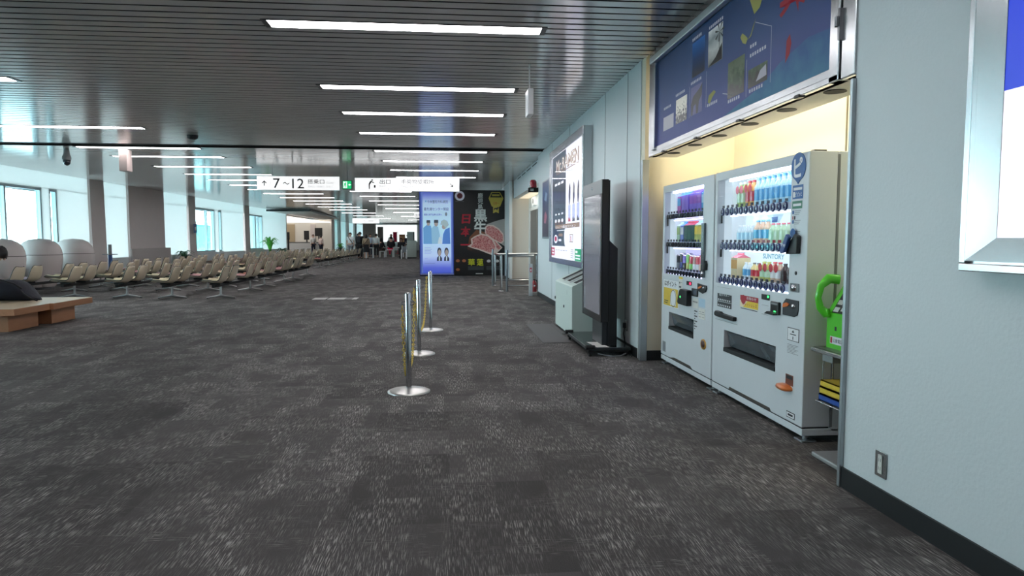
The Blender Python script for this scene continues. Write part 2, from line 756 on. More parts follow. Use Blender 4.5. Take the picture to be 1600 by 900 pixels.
b.box(WX - 0.012, WX, YB, 3.262, 0.0, 0.105)
struct(b, 'baseboard_right_near')
b = MB(BASE)
b.box(WX - 0.012, WX, 7.11, 15.28, 0.0, 0.105)
struct(b, 'baseboard_right_far')
b = MB(BASE)
b.box(2.06, 3.0, 6.948, 6.96, 0.0, 0.105)
b.box(2.988, 3.0, 3.28, 6.948, 0.0, 0.105)
struct(b, 'baseboard_recess')
b = MB(ALU)
b.box(WX - 0.022, WX + 0.03, 3.262, 3.285, 0.0, 2.08, 0.004)
struct(b, 'trim_near_corner')
b = MB(ALU)
b.box(WX - 0.022, WX + 0.05, 6.93, 7.0, 0.0, 2.10, 0.004)
struct(b, 'trim_far_corner')

# lift lobby: recessed header, soffit with an added glow, end wall and lift wall
b = MB(WALLN)
b.box(2.12, 2.3, 15.29, 22.0, 2.6, CEIL + 0.02)
b.m(DARK)
for q in (16.2, 17.4, 18.6, 19.8):
    b.box(2.115, 2.12, q, q + 0.9, CEIL - 0.06, CEIL - 0.03)
struct(b, 'wall_lobby_header')
b = MB(lit('lobby_soffit_glow', (244, 228, 196), 0.9))  # emission stands in for light falling on the soffit
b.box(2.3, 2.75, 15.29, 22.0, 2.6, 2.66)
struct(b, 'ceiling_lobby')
b = MB(BEIGE)
b.box(2.06, 2.75, 22.0, 22.2, 0.0, CEIL + 0.02)
struct(b, 'wall_lobby_end')
b = MB(WALLN)
b.box(2.62, 2.75, 15.29, 18.0, 0.0, 2.6)
b.box(2.62, 2.75, 18.0, 21.4, 2.2, 2.6)
b.box(2.62, 2.75, 21.4, 22.0, 0.0, 2.6)
struct(b, 'wall_lobby_lift')
b = MB(mat('white_trim', (236, 240, 240), 0.3))
b.box(1.98, 2.07, 21.92, 22.02, 0.0, CEIL)
struct(b, 'trim_lobby_corner')
b = MB(WALLN)
b.box(2.0, 3.0, 22.2, 24.6, 0.0, CEIL + 0.02)
struct(b, 'wall_right_beyond_lobby')
# lift doors
d = MB(DSTEEL)
d.box(2.60, 2.66, 18.04, 19.70, 0.02, 2.16)
d.box(2.60, 2.66, 19.72, 21.36, 0.02, 2.16)
d.m(mat('white_trim', (236, 240, 240), 0.3))
d.box(2.57, 2.66, 21.36, 21.46, 0.0, 2.25)
d.box(2.57, 2.66, 17.94, 18.04, 0.0, 2.25)
d.box(2.57, 2.66, 18.04, 21.36, 2.16, 2.25)
d.m(WHITE)
d.box(2.55, 2.62, 20.0, 20.7, 2.3, 2.55, 0.004)
d.m(DARK)
d.box(2.545, 2.55, 20.27, 20.43, 2.36, 2.50)
d.m(POLISH)
d.box(2.585, 2.60, 19.66, 19.76, 0.02, 2.16)
struct(d, 'door_1')

# back and far ends
b = MB(WALLN)
b.box(-11.4, WX + 1.0, YB - 0.2, YB, 0.0, CEIL + 0.1)  # unseen wall behind the camera, put in to bounce light
struct(b, 'wall_back')
b = MB(WALLN)
b.box(-17.0, 8.0, YF, YF + 0.2, 0.0, CEIL + 0.1)
struct(b, 'wall_front')
b = MB(WALLN)
b.box(2.0, 2.2, 24.9, YF, 0.0, CEIL + 0.02)
struct(b, 'wall_right_end')

# window wall --------------------------------------------------------------
HEAD, SILL = 2.70, 0.70
FRAME = mat('window_frame', (186, 206, 212), 0.4, 0.2)
win_n = [0]


def wall_piece(y0, y1, z0, z1, m, name, x0=LX - 0.2, x1=LX):
    q = MB(m)
    q.box(x0, x1, y0, y1, z0, z1)
    struct(q, name)


def window(y0, y1, z0, z1, mull):
    win_n[0] += 1
    q = MB(FRAME)
    t = 0.07
    q.box(LX - 0.14, LX - 0.02, y0, y1, z0, z0 + t)
    q.box(LX - 0.14, LX - 0.02, y0, y1, z1 - t, z1)
    for yy in [y0] + list(mull) + [y1 - t]:
        q.box(LX - 0.14, LX - 0.02, yy, yy + t, z0 + t, z1 - t)
    q.m(WHITE)
    q.box(LX - 0.2, LX + 0.06, y0, y1, z0 - 0.04, z0)
    o = struct(q, 'window_%d' % win_n[0])
    q = MB(PANE)
    q.box(LX - 0.085, LX - 0.08, y0 + t, y1 - t, z0 + t, z1 - t)
    g = q.build('pane', o)
    return o


# header band above all windows and low wall below
b = MB(BLIND)  # header made translucent so daylight brightens it
b.box(LX - 0.03, LX - 0.01, 12.1, 48.6, HEAD, CEIL + 0.05)
b.m(WALLN)
b.box(LX - 0.2, LX, YB, 12.1, HEAD, CEIL + 0.05)
struct(b, 'wall_left_header')
b = MB(WALLN)
b.box(LX - 0.2, LX, YB, 48.6, 0.0, SILL - 0.04)
struct(b, 'wall_left_low')
wall_piece(YB, 3.0, SILL - 0.04, HEAD, WALLN, 'wall_left_rear')  # unseen stretch closed up to cut daylight on the near wall
window(3.0, 7.4, SILL, HEAD, [4.45, 5.9])
wall_piece(7.4, 12.1, SILL - 0.04, HEAD, WALLN, 'wall_left_middle')  # also out of view, solid in place of windows to dim the daylight
window(12.1, 20.0, SILL, HEAD, [13.6, 15.1, 16.9, 18.4])
wall_piece(20.0, 20.35, SILL - 0.04, HEAD, BLIND, 'wall_left_pier', LX - 0.03, LX - 0.01)
window(20.35, 20.75, SILL, HEAD, [])
BLINDS = [(20.75, 22.45), (23.3, 25.0), (27.95, 30.45), (33.95, 34.5), (34.95, 38.5), (42.4, 48.6)]
for q0, q1 in BLINDS:
    wall_piece(q0, q1, SILL - 0.04, HEAD, BLIND, 'wall_left_blind', LX - 0.03, LX - 0.01)
window(31.35, 33.95, SILL, HEAD, [32.9])
window(34.5, 34.95, SILL, HEAD, [])
window(39.6, 40.9, SILL, HEAD, [])
window(40.95, 42.4, SILL, HEAD, [41.6])


def leaning_column(y0, y1, name, lean=0.04):
    """slender cladded column whose head leans out to the window wall"""
    q = MB(COLUMN)
    x0, x1 = LX - 0.15, LX + 0.05
    A = [q.v(c) for c in ((x0 + lean, y0, 0), (x1 + lean, y0, 0), (x1 + lean, y1, 0), (x0 + lean, y1, 0), (x0, y0, CEIL + 0.03), (x1, y0, CEIL + 0.03), (x1, y1, CEIL + 0.03), (x0, y1, CEIL + 0.03))]
    for f_ in ((3, 2, 1, 0), (4, 5, 6, 7), (0, 1, 5, 4), (1, 2, 6, 5), (2, 3, 7, 6), (3, 0, 4, 7)):
        q.f([A[i] for i in f_])
    q.m(DARK)
    q.disc(0, 0, 0.001, 0)
    struct(q, name)


leaning_column(22.42, 23.3, 'column_1')
leaning_column(30.5, 31.3, 'column_2')
leaning_column(38.6, 39.5, 'column_3')
b = MB(COLUMN)
b.box(LX - 0.15, LX + 0.06, 24.98, 27.95, 0.0, CEIL + 0.03)
b.m(mat('column_plinth', (178, 170, 168), 0.5))
b.box(LX + 0.06, LX + 0.13, 24.95, 28.3, 0.0, 0.95, 0.01)
struct(b, 'column_4')

# gate bay in the window wall
b = MB(WALLN)
b.box(-16.2, -16.0, 48.6, 66.2, 0.0, CEIL)
struct(b, 'wall_gate_outer')
b = MB(WALLN)
b.box(-16.2, LX, 48.4, 48.6, 0.0, CEIL)
struct(b, 'wall_gate_side')
b = MB(mat('gate_back_panel', (226, 222, 214), 0.5))
b.box(-16.2, -11.0, 66.0, 66.2, 0.0, CEIL)
b.m(mat('gate_tan', (176, 158, 130), 0.5))
b.box(-15.9, -14.4, 65.9, 66.0, 0.0, 2.7)
b.m(COLUMN)
b.box(-12.9, -12.5, 65.7, 66.0, 0.0, 2.7)
struct(b, 'wall_gate_back')
b = MB(mat('gate_canopy_edge', (44, 66, 70), 0.35))
P_ = [(-11.1, 43.2), (-8.45, 43.2), (-9.5, 60.5), (-11.1, 60.5)]
b.box(-11.1, -8.45, 43.1, 43.2, 3.0, 3.12)
b.f([b.v((-8.45, 43.1, 3.0)), b.v((-9.5, 60.5, 3.0)), b.v((-9.5, 60.5, 3.12)), b.v((-8.45, 43.1, 3.12))])
b.m(mat('gate_canopy_under', (236, 234, 230), 0.5))
b.f([b.v((p[0], p[1], 3.02)) for p in P_])
b.f([b.v((p[0], p[1], 3.11)) for p in P_][::-1])
struct(b, 'ceiling_gate_canopy')
b = MB(lit('gate_ceiling_panel', (255, 248, 238), 1.3))
b.box(-16.0, -11.15, 48.6, 66.0, 2.86, 2.9)
struct(b, 'ceiling_gate_bay')
# wall on beyond the gate
for k, (q0, q1) in enumerate([(66.2, 67.4), (70.4, 71.2), (76, 77), (82, 83.4)]):
    wall_piece(q0, q1, 0, CEIL + 0.03, COLUMN, 'column_%d' % (5 + k), LX - 0.2, LX + 0.2)
for q0, q1 in [(67.4, 70.4), (71.2, 76), (77, 82), (83.4, 96)]:
    wall_piece(q0, q1, 0, CEIL + 0.03, BLIND, 'wall_left_far_blind', LX - 0.03, LX - 0.01)

# outside: pale apron and a glazed boarding bridge
b = MB(mat('apron_concrete', (186, 192, 190), 0.8, var=0.08, scale=0.3))
b.box(-200, LX - 0.4, -60, 220, -4.3, -4.0)
o = struct(b, 'ground_apron')
bridge = thing('boarding_bridge', 'turquoise glazed boarding bridge outside the far windows', 'boarding bridge', (-24, 62, -4.0))
q = MB(mat('bridge_glass', (96, 206, 204), 0.25, var=0.05))
q.box(-26, -21, 48, 80, -0.6, 2.5, 0.05)
q.build('body', bridge)
q = MB(WHITE)
q.box(-26.2, -20.8, 47.8, 80.2, 2.5, 2.75)
q.build('roof', bridge)
for yy in (54, 72):
    q = MB(GREY)
    q.cyl((-23.5, yy, -4.0), (-23.5, yy, -0.6), 0.4)
    q.build('leg', bridge)

# small signs on the columns
q = MB(mat('column_sign_blue', (70, 100, 150), 0.4))
q.box(-10.98, -10.96, 30.7, 31.05, 1.55, 1.95, 0.004)
q.m(WHITE)
q.box(-10.962, -10.958, 30.78, 30.97, 1.68, 1.82)
tag(q.build('column_sign', None, (-10.97, 30.9, 1.55)), 'small blue notice on the second slender column', 'sign')
# ------------------------------------------------------------------ ceiling lights
def ceiling_light(x0, x1, y, label, group):
    t = thing('ceiling_light', label, 'light', ((x0 + x1) / 2, y, CEIL), group)
    q = MB(BLACK)
    z0, z1 = CEIL - 0.006, CEIL + 0.05
    q.box(x0 - 0.05, x1 + 0.05, y - 0.012, y, z0, z1)
    q.box(x0 - 0.05, x1 + 0.05, y + 0.20, y + 0.212, z0, z1)
    q.box(x0 - 0.05, x0, y, y + 0.20, z0, z1)
    q.box(x1, x1 + 0.05, y, y + 0.20, z0, z1)
    q.build('frame', t)
    q = MB(LAMP)
    q.box(x0, x1, y, y + 0.20, z0 + 0.001, z1)
    q.build('diffuser', t)
    return t


ORD = ['first', 'second', 'third', 'fourth', 'fifth', 'sixth', 'seventh', 'eighth', 'ninth', 'tenth', 'eleventh', 'twelfth', 'thirteenth',
       'fourteenth', 'fifteenth', 'sixteenth', 'seventeenth', 'eighteenth', 'nineteenth', 'twentieth']
RY = [6.10, 8.55, 10.28, 12.2, 14.65, 16.5, 18.62, 20.7]
first = None
for i, y in enumerate(RY):
    lab = '%s long white ceiling light of the row beside the wall, counted from the camera' % ORD[i]
    if first is None:
        first = ceiling_light(-1.53, 0.84, y, lab, 'ceiling lights beside the right wall')
    else:
        copy_tree(first, (first.location.x, y, CEIL), lab)
for k, y in enumerate((-3.0, 0.4, 3.4)):  # row carried on out of view, added for its light
    copy_tree(first, (first.location.x, y, CEIL), 'long white ceiling light of the wall row overhead, %s behind the first in view' % ORD[k])
LY = [6.2, 8.5, 12.0, 14.6, 16.1, 18.25, 20.3, 22.2, 24.3, 26.4, 28.6, 31.3, 33.9, 36.8, 40.2, 44.0, 49.0, 55.0, 62.0]
for i, y in enumerate(LY):
    copy_tree(first, (-6.25 if i < 2 else -6.28, y, CEIL), '%s long ceiling light of the row above the seats, counted from the camera' % ORD[i], 'ceiling lights above the seats')
for i, y in enumerate([27, 30, 33.5, 37.5, 42, 48, 56, 66]):
    copy_tree(first, (-2.6, y, CEIL), '%s long ceiling light of the far middle row beyond the hospital light box' % ORD[i], 'ceiling lights of the far middle row')

# ------------------------------------------------------------------ vending machines
BTN = mat('button_navy', (34, 44, 96), 0.25, var=0.05)
BTNK = mat('button_black', (16, 18, 34), 0.2)
CHROME = mat('chrome', (214, 216, 220), 0.1, 1.0)
PRICE = mat('price_tag', (40, 42, 58), 0.4)
SHELF = mat('shelf_strip', (206, 210, 226), 0.3)
LED = lit('display_led', (236, 246, 255), 7.0)
LEDV = lit('display_led_violet', (214, 210, 255), 7.0)
BACKW = lit('display_back', (226, 246, 252), 0.8)  # back panel given a glow to brighten the display
BACKV = lit('display_back_violet', (206, 204, 250), 0.75)  # same added glow in violet
DKGLASS = mat('smoked_plastic', (84, 94, 100), 0.15, var=0.45, scale=9, coat=0.8)  # lightened and mottled to stand in for reflections on smoked plastic
PICK = mat('pickup_inside', (20, 21, 23), 0.5)
SKYB = mat('sticker_blue', (30, 92, 158), 0.35)
RED = mat('sticker_red', (176, 32, 52), 0.4)
YEL = mat('sticker_yellow', (236, 206, 62), 0.4)
GRN = mat('sticker_green', (38, 120, 92), 0.4)
INK = mat('ink', (34, 36, 42), 0.5)
INKG = mat('ink_grey', (120, 124, 130), 0.5)
ORG = mat('orange_plastic', (226, 116, 40), 0.3, coat=0.4)


def vending_shell(t, T, U, wu0, wu1, wv0, wv1, pu0, pu1, back, led):
    """cabinet, door with its display window and pickup opening, feet"""
    q = MB(VEND, T)
    q.box(0.0, U, 0.07, 1.82, -0.74, -0.19, 0.006)
    q.m(GREY)
    q.box(U - 0.012, U + 0.001, 0.1, 1.8, -0.20, -0.185)
    q.build('cabinet', t)
    pv0, pv1 = 0.385, 0.556
    q = MB(VEND, T)
    q.box(0.0, wu0, 0.10, 1.82, -0.185, 0.0, 0.006)
    q.box(wu1, U, 0.10, 1.82, -0.185, 0.0, 0.006)
    q.box(wu0 - 0.01, wu1 + 0.01, wv1, 1.82, -0.185, 0.0, 0.004)
    q.box(wu0 - 0.01, pu0, 0.10, wv0, -0.185, 0.0, 0.004)
    q.box(pu1, wu1 + 0.01, 0.10, wv0, -0.185, 0.0, 0.004)
    q.box(pu0 - 0.01, pu1 + 0.01, pv1, wv0, -0.185, 0.0, 0.004)
    q.box(pu0 - 0.01, pu1 + 0.01, 0.10, pv0, -0.185, 0.0, 0.004)
    q.m(DARK)
    q.box(0.006, U - 0.006, 0.092, 0.10, -0.18, -0.004)
    q.build('door', t)
    q = MB(VEND, T)
    q.box(0.0, U, 0.045, 0.092, -0.70, -0.002, 0.006)
    q.build('plinth', t)
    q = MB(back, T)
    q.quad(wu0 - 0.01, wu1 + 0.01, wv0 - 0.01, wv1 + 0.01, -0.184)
    q.m(lit('display_gutter', (214, 230, 240), 0.7))  # side gutter brightened by an added glow
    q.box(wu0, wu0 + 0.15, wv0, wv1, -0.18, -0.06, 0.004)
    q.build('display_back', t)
    q = MB(led, T)
    q.box(wu0 + 0.16, wu1 - 0.01, wv1 - 0.018, wv1 - 0.004, -0.06, -0.03)
    q.box(wu0 + 0.16, wu1 - 0.01, 1.462, 1.468, -0.07, -0.045)
    q.box(wu0 + 0.16, wu1 - 0.01, 1.187, 1.193, -0.07, -0.045)
    q.box(wu0 + 0.02, wu1 - 0.01, wv0 + 0.001, wv0 + 0.007, -0.05, -0.02)
    q.build('display_lamp', t)
    q = MB(PICK, T)
    q.quad(pu0, pu1, pv0, pv1, -0.18)
    q.box(pu0 + 0.002, pu1 - 0.002, pv0, pv0 + 0.03, -0.17, 0.004)
    q.build('pickup_tray', t)
    q = MB(DKGLASS, T)
    a = [q.v((pu0 + 0.01, pv0 + 0.04, -0.05)), q.v((pu1 - 0.01, pv0 + 0.04, -0.05)), q.v((pu1 - 0.02, pv1 - 0.008, -0.008)), q.v((pu0 + 0.05, pv1 - 0.008, -0.008))]
    q.f(a)
    q.build('pickup_flap', t)
    q = MB(VGLASS, T)
    q.quad(wu0, wu1, wv0, wv1, -0.008)
    q.build('display_window', t)
    for u in (0.05, U - 0.06):
        for w in (-0.06, -0.66):
            q = MB(ALU, T)
            q.cyl((u, 0.0, w), (u, 0.05, w), 0.018)
            q.box(u - 0.05, u + 0.05, 0.0, 0.012, w - 0.05, w + 0.05, 0.003)
            q.build('foot', t)
    for a, c in ((0.02, 0.10), (U - 0.06, U - 0.02)):
        q = MB(BLACK, T)
        q.box(a, c, 1.82, 1.83, -0.12, -0.04)
        q.build('top_hinge', t)


def shelf_row(t, T, v, u0, u1, n, kind, redfrom=99, led=False, su0=0.06, su1=1.24):
    q = MB(SHELF, T)
    q.box(su0 + 0.03, su1 - 0.002, v - 0.024, v + 0.026, -0.12, -0.022, 0.004)
    q.m(BLACK)
    q.tube([(su0 + 0.012, v - 0.09, -0.03), (su0 + 0.012, v + 0.0, -0.03), (su0 + 0.05, v + 0.02, -0.03)], 0.008, 6)
    q.m(PRICE)
    p = (u1 - u0) / (n - 1)
    for i in range(n):
        u = u0 + i * p
        if i >= redfrom:
            q.m(RED)
        q.box(u - 0.005, u + 0.028, v + 0.030, v + 0.050, -0.024, -0.018)
    q.build('display_shelf', t)
    for i in range(n):
        u = u0 + i * p
        if kind == 'round':
            q = MB(BTN, T)
            q.lathe([(0.031, -0.022), (0.031, -0.016), (0.026, -0.012), (0.0, -0.012)], (u, v, 0), 18, 'zz')
            q.m(SHELF)
            q.ring(u, v, 0.021, 0.024, -0.0115, 18)
            q.m(CHROME)
            q.poly([(u + 0.002, v + 0.004), (u + 0.014, v - 0.012), (u + 0.019, v + 0.004), (u + 0.008, v + 0.016)], -0.0113)
        else:
            q = MB(BTNK, T)
            q.prism([(u - 0.026, v - 0.022), (u + 0.018, v - 0.022), (u + 0.026, v - 0.008), (u + 0.026, v + 0.024), (u - 0.018, v + 0.024), (u - 0.026, v + 0.008)], -0.022, -0.010, 0.003)
            q.m(SHELF)
            q.quad(u + 0.030, u + 0.033, v - 0.022, v + 0.022, -0.020)
        q.build('button', t)


# lathe along the outward axis of a wall frame
_old_lathe = MB.lathe


def _lathe(s, prof, c=(0, 0, 0), n=24, axis='z', **k):
    if axis != 'zz':
        return _old_lathe(s, prof, c, n, axis, **k)
    return _old_lathe(s, prof, c, n, 'z', **k)


MB.lathe = _lathe

# ---- wide machine
RT = wall_frame(2.2, 5.46)
U = 1.465
vm = thing('vending_machine', 'wide white drink vending machine with lit shelves and a blue speech-pin sticker', 'vending machine', (2.55, 4.73, 0), 'drink vending machines')
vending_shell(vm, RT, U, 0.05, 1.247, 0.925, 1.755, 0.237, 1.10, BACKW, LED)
shelf_row(vm, RT, 1.50, 0.115, 1.14, 13, 'round')
shelf_row(vm, RT, 1.226, 0.115, 1.14, 14, 'round', redfrom=7)
shelf_row(vm, RT, 0.951, 0.095, 1.135, 14, 'round')
q = MB(mat('display_lettering', (92, 168, 190), 0.4), RT)
q.text('SUNTORY', 0.50, 1.137, 0.05, -0.183, 0.02, width=0.33)
q.m(mat('display_print', (206, 232, 240), 0.4))
q.poly([(0.55, 1.46), (0.80, 1.46), (0.74, 1.40), (0.60, 1.40)], -0.1835)
q.m(SKYB)
q.poly([(0.62, 1.445), (0.72, 1.445), (0.71, 1.405), (0.63, 1.405)], -0.183)
q.build('display_lettering', vm)
# pin shaped sticker with the kana
q = MB(SKYB, RT)
pts = [(1.338 + 0.088 * math.cos(a), 1.735 + 0.09 * math.sin(a)) for a in [math.radians(d) for d in range(-52, 233, 12)]]
pts += [(1.31, 1.652), (1.338, 1.628), (1.366, 1.652)]
q.prism(pts, 0.0, 0.004)
q.m(WHITE)
q.text('ピ', 1.338, 1.676, 0.14, 0.0048, 0.03, align='c', width=0.105)
q.build('pin_sticker', vm)['label'] = 'blue round pin sticker with white kana'
q = MB(SKYB, RT)
q.quad(1.272, 1.402, 1.535, 1.622, 0.0012)
q.m(WHITE)
q.quad(1.284, 1.390, 1.590, 1.607, 0.002)
q.quad(1.280, 1.305, 1.546, 1.580, 0.002)
q.text('ピ ピッと', 1.308, 1.552, 0.03, 0.002, 0.01, width=0.08)
q.m(GRN)
q.quad(1.272, 1.396, 1.474, 1.522, 0.0012)
q.m(WHITE)
q.quad(1.284, 1.384, 1.49, 1.506, 0.002)
for k, v in enumerate((1.44, 1.38, 1.31)):
    q.m(SKYB)
    q.quad(1.274, 1.298, v, v + 0.022, 0.0012)
    q.m(INKG)
    for j in range(3):
        q.quad(1.304, 1.38 - 0.01 * j, v + 0.018 - 0.011 * j, v + 0.021 - 0.011 * j, 0.0012)
q.m(RED)
q.quad(1.278, 1.290, 1.405, 1.427, 0.0012)
q.m(INK)
q.quad(1.298, 1.316, 1.405, 1.427, 0.0012)
q.build('payment_stickers', vm)
# hanging reader
q = MB(BLACK, RT)
q.prism([(1.255, 1.185), (1.39, 1.19), (1.395, 1.30), (1.36, 1.315), (1.29, 1.25), (1.255, 1.21)], 0.0, 0.03, 0.006)
q.m(mat('reader_blue', (56, 84, 142), 0.35))
q.prism([(1.222, 1.19), (1.275, 1.195), (1.335, 1.295), (1.30, 1.315), (1.225, 1.215)], 0.03, 0.055, 0.006)
q.m(SKYB)
q.disc(1.312, 1.318, 0.03, 0.012, 18)
q.ring(1.312, 1.318, 0.02, 0.032, 0.014, 18)
q.m(WHITE)
q.text('Pay', 1.252, 1.235, 0.03, 0.0555, 0.006, width=0.05)
q.build('card_reader', vm)['label'] = 'blue and black tap card reader'
q = MB(DARK, RT)
q.lathe([(0.012, 0.0), (0.012, 0.004), (0.0, 0.004)], (1.343, 1.066, 0), 14, 'zz')
q.build('keyhole', vm)
q = MB(GREY, RT)
q.box(1.278, 1.39, 0.945, 1.0, 0.0, 0.006, 0.004)
q.m(CHROME)
q.lathe([(0.024, 0.006), (0.02, 0.022), (0.0, 0.024)], (1.337, 0.972, 0), 18, 'zz')
q.build('return_lever', vm)
q = MB(INK, RT)
q.prism([(1.19, 0.785), (1.34, 0.785), (1.38, 0.80), (1.392, 0.83), (1.392, 0.893), (1.23, 0.895), (1.19, 0.86)], 0.0, 0.006, 0.004)
q.m(ORG)
q.prism([(1.20, 0.835), (1.26, 0.845), (1.285, 0.862), (1.25, 0.872), (1.205, 0.858)], 0.006, 0.012)
q.m(CHROME)
q.lathe([(0.016, 0.006), (0.014, 0.018), (0.0, 0.02)], (1.338, 0.853, 0), 14, 'zz')
q.build('coin_slot', vm)['label'] = 'black coin inlet with an orange arrow'
q = MB(BLACK, RT)
q.box(1.045, 1.16, 0.775, 0.862, 0.0, 0.02, 0.006)
q.prism([(1.02, 0.775), (1.15, 0.775), (1.15, 0.785), (1.06, 0.795)], 0.0, 0.05)
q.m(GREY)
q.quad(1.06, 1.15, 0.842, 0.854, 0.0205)
q.m(lit('led_green', (60, 255, 120), 2.5))
q.quad(1.10, 1.13, 0.793, 0.801, 0.0205)
q.build('card_terminal', vm)
q = MB(BLACK, RT)
q.box(0.884, 1.0, 0.86, 0.898, 0.0, 0.006, 0.002)
q.m(lit('led_green', (60, 255, 120), 2.5))
q.quad(0.975, 0.998, 0.878, 0.893, 0.0065)
q.build('price_display', vm)
q = MB(INK, RT)
q.quad(0.095, 0.375, 0.735, 0.842, 0.0012)
q.m(WHITE)
q.text('電子マネー', 0.13, 0.825, 0.02, 0.002, 0.0, width=0.2)
for r_ in range(2):
    for i in range(7):
        q.quad(0.11 + i * 0.037, 0.128 + i * 0.037, 0.787 - r_ * 0.045, 0.80 - r_ * 0.045, 0.002)
q.quad(0.10, 0.37, 0.777, 0.780, 0.002)
q.build('money_sticker', vm)
q = MB(BLACK, RT)
q.prism([(0.095, 0.662), (0.13, 0.655), (0.47, 0.650), (0.476, 0.685), (0.23, 0.682), (0.20, 0.70), (0.12, 0.702), (0.095, 0.685)], 0.0, 0.03, 0.006)
q.build('bill_slot', vm)
q = MB(GREY, RT)
q.box(0.06, 0.49, 0.625, 0.628, 0.0, 0.001)
q.box(0.09, 0.37, 0.893, 0.895, 0.0, 0.001)
q.box(0.885, 0.985, 0.82, 0.822, 0.0, 0.001)
q.box(0.885, 0.985, 0.755, 0.758, 0.0, 0.001)
q.build('door_seams', vm)
q = MB(RED, RT)
q.quad(0.53, 0.83, 0.825, 0.862, 0.0012)
q.m(YEL)
q.quad(0.53, 0.83, 0.775, 0.825, 0.0012)
q.m(mat('sticker_cream', (240, 224, 190), 0.4))
q.poly([(0.53, 0.825), (0.66, 0.825), (0.58, 0.775), (0.53, 0.775)], 0.0016)
q.m(RED)
q.disc(0.585, 0.832, 0.042, 0.002, 20, 0.034)
q.m(WHITE)
q.text('お知らせ', 0.64, 0.838, 0.024, 0.002, 0.01, width=0.16)
q.m(RED)
q.text('キャッシュレス', 0.57, 0.788, 0.03, 0.0022, 0.008, width=0.24)
q.m(INK)
q.quad(0.54, 0.82, 0.762, 0.767, 0.0012)
q.build('notice_sticker', vm)
q = MB(INK, RT)
q.box(1.26, 1.405, 0.628, 0.712, 0.0, 0.002)
q.m(WHITE)
q.quad(1.265, 1.40, 0.632, 0.708, 0.0026)
q.m(INK)
q.poly([(1.315, 0.683), (1.35, 0.683), (1.3325, 0.70)], 0.003)
q.quad(1.295, 1.37, 0.668, 0.674, 0.003)
q.quad(1.328, 1.338, 0.638, 0.658, 0.003)
q.m(INKG)
for k in range(7):
    q.quad(1.26, 1.40 - 0.02 * (k % 3), 0.600 - k * 0.009, 0.603 - k * 0.009, 0.0012)
q.build('warning_sticker', vm)
q = MB(ORG, RT)
q.lathe([(0.085, 0.0), (0.082, 0.03), (0.05, 0.05), (0.0, 0.055)], (1.26, 0.315, 0), 20, 'zz', sy=0.28)
q.m(mat('cup_label', (120, 60, 40), 0.4))
q.quad(1.25, 1.35, 0.335, 0.405, 0.0015)
q.m(INK)
q.quad(1.26, 1.34, 0.375, 0.398, 0.002)
q.build('coin_return_cup', vm)['label'] = 'orange coin return cup'
q = MB(INK, RT)
q.box(1.275, 1.38, 0.125, 0.165, 0.0, 0.002)
q.m(WHITE)
q.quad(1.28, 1.375, 0.13, 0.16, 0.0026)
q.m(INK)
q.quad(1.295, 1.36, 0.138, 0.152, 0.003)
q.build('disposal_sticker', vm)
q = MB(mat('kick_brown', (70, 62, 56), 0.5), RT)
q.prism([(0.355, 0.101), (1.06, 0.101), (1.04, 0.122), (0.37, 0.122)], -0.01, 0.002)
q.build('kick_grip', vm)
T2 = frame((2.2, 3.995, 0), (1, 0, 0), (0, 0, 1), (0, -1, 0))
q = MB(INK, T2)
q.quad(0.30, 0.42, 0.11, 0.155, 0.002)
q.m(INKG)
for k in range(3):
    q.quad(0.31, 0.41, 0.118 + k * 0.012, 0.124 + k * 0.012, 0.003)
q.m(INKG)
q.quad(0.34, 0.40, 0.245, 0.251, 0.002)
q.build('rating_plate', vm)

# ---- narrower machine
LT = wall_frame(2.2, 6.83)
U2 = 1.345
vl = thing('vending_machine', 'narrower white carton vending machine with violet lit shelves beside the recess corner', 'vending machine', (2.55, 6.16, 0), 'drink vending machines')
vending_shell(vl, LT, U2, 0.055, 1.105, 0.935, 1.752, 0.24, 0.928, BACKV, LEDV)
shelf_row(vl, LT, 1.505, 0.115, 1.025, 12, 'sq', su1=1.10)
shelf_row(vl, LT, 1.228, 0.115, 1.025, 12, 'sq', su1=1.10)
shelf_row(vl, LT, 0.955, 0.115, 1.010, 12, 'sq', su1=1.10)
q = MB(mat('poster_white', (232, 234, 236), 0.4), LT)
q.quad(0.065, 0.515, 0.612, 0.875, 0.0012)
q.m(mat('poster_yellow', (222, 190, 70), 0.4))
q.quad(0.075, 0.505, 0.618, 0.795, 0.002)
q.m(INK)
q.text('はポイント', 0.10, 0.818, 0.06, 0.0026, 0.02, width=0.36)
q.m(WHITE)
q.prism([(0.28, 0.63), (0.45, 0.63), (0.46, 0.74), (0.42, 0.785), (0.34, 0.785), (0.29, 0.74)], 0.002, 0.003)
q.m(INK)
q.ring(0.37, 0.70, 0.078, 0.085, 0.0034, 20)
q.quad(0.10, 0.22, 0.66, 0.668, 0.0026)
q.quad(0.10, 0.20, 0.64, 0.648, 0.0026)
q.build('point_poster', vl)
q = MB(mat('label_strip', (214, 214, 208), 0.4), LT)
q.quad(0.52, 0.625, 0.68, 0.905, 0.0012)
q.m(YEL)
q.quad(0.52, 0.63, 0.905, 0.925, 0.0012)
q.m(INK)
for k in range(5):
    q.quad(0.535, 0.56 + 0.03 * (k % 2), 0.70 + k * 0.04, 0.716 + k * 0.04, 0.002)
    q.m(INKG)
    q.quad(0.57, 0.615, 0.71 + k * 0.04, 0.713 + k * 0.04, 0.002)
    q.m(INK)
q.build('instruction_strip', vl)
q = MB(BLACK, LT)
q.box(0.74, 0.868, 0.86, 0.898, 0.0, 0.006, 0.002)
q.m(lit('led_red', (255, 40, 90), 2.5))
q.quad(0.82, 0.86, 0.868, 0.888, 0.0065)
q.build('price_display', vl)
q = MB(BLACK, LT)
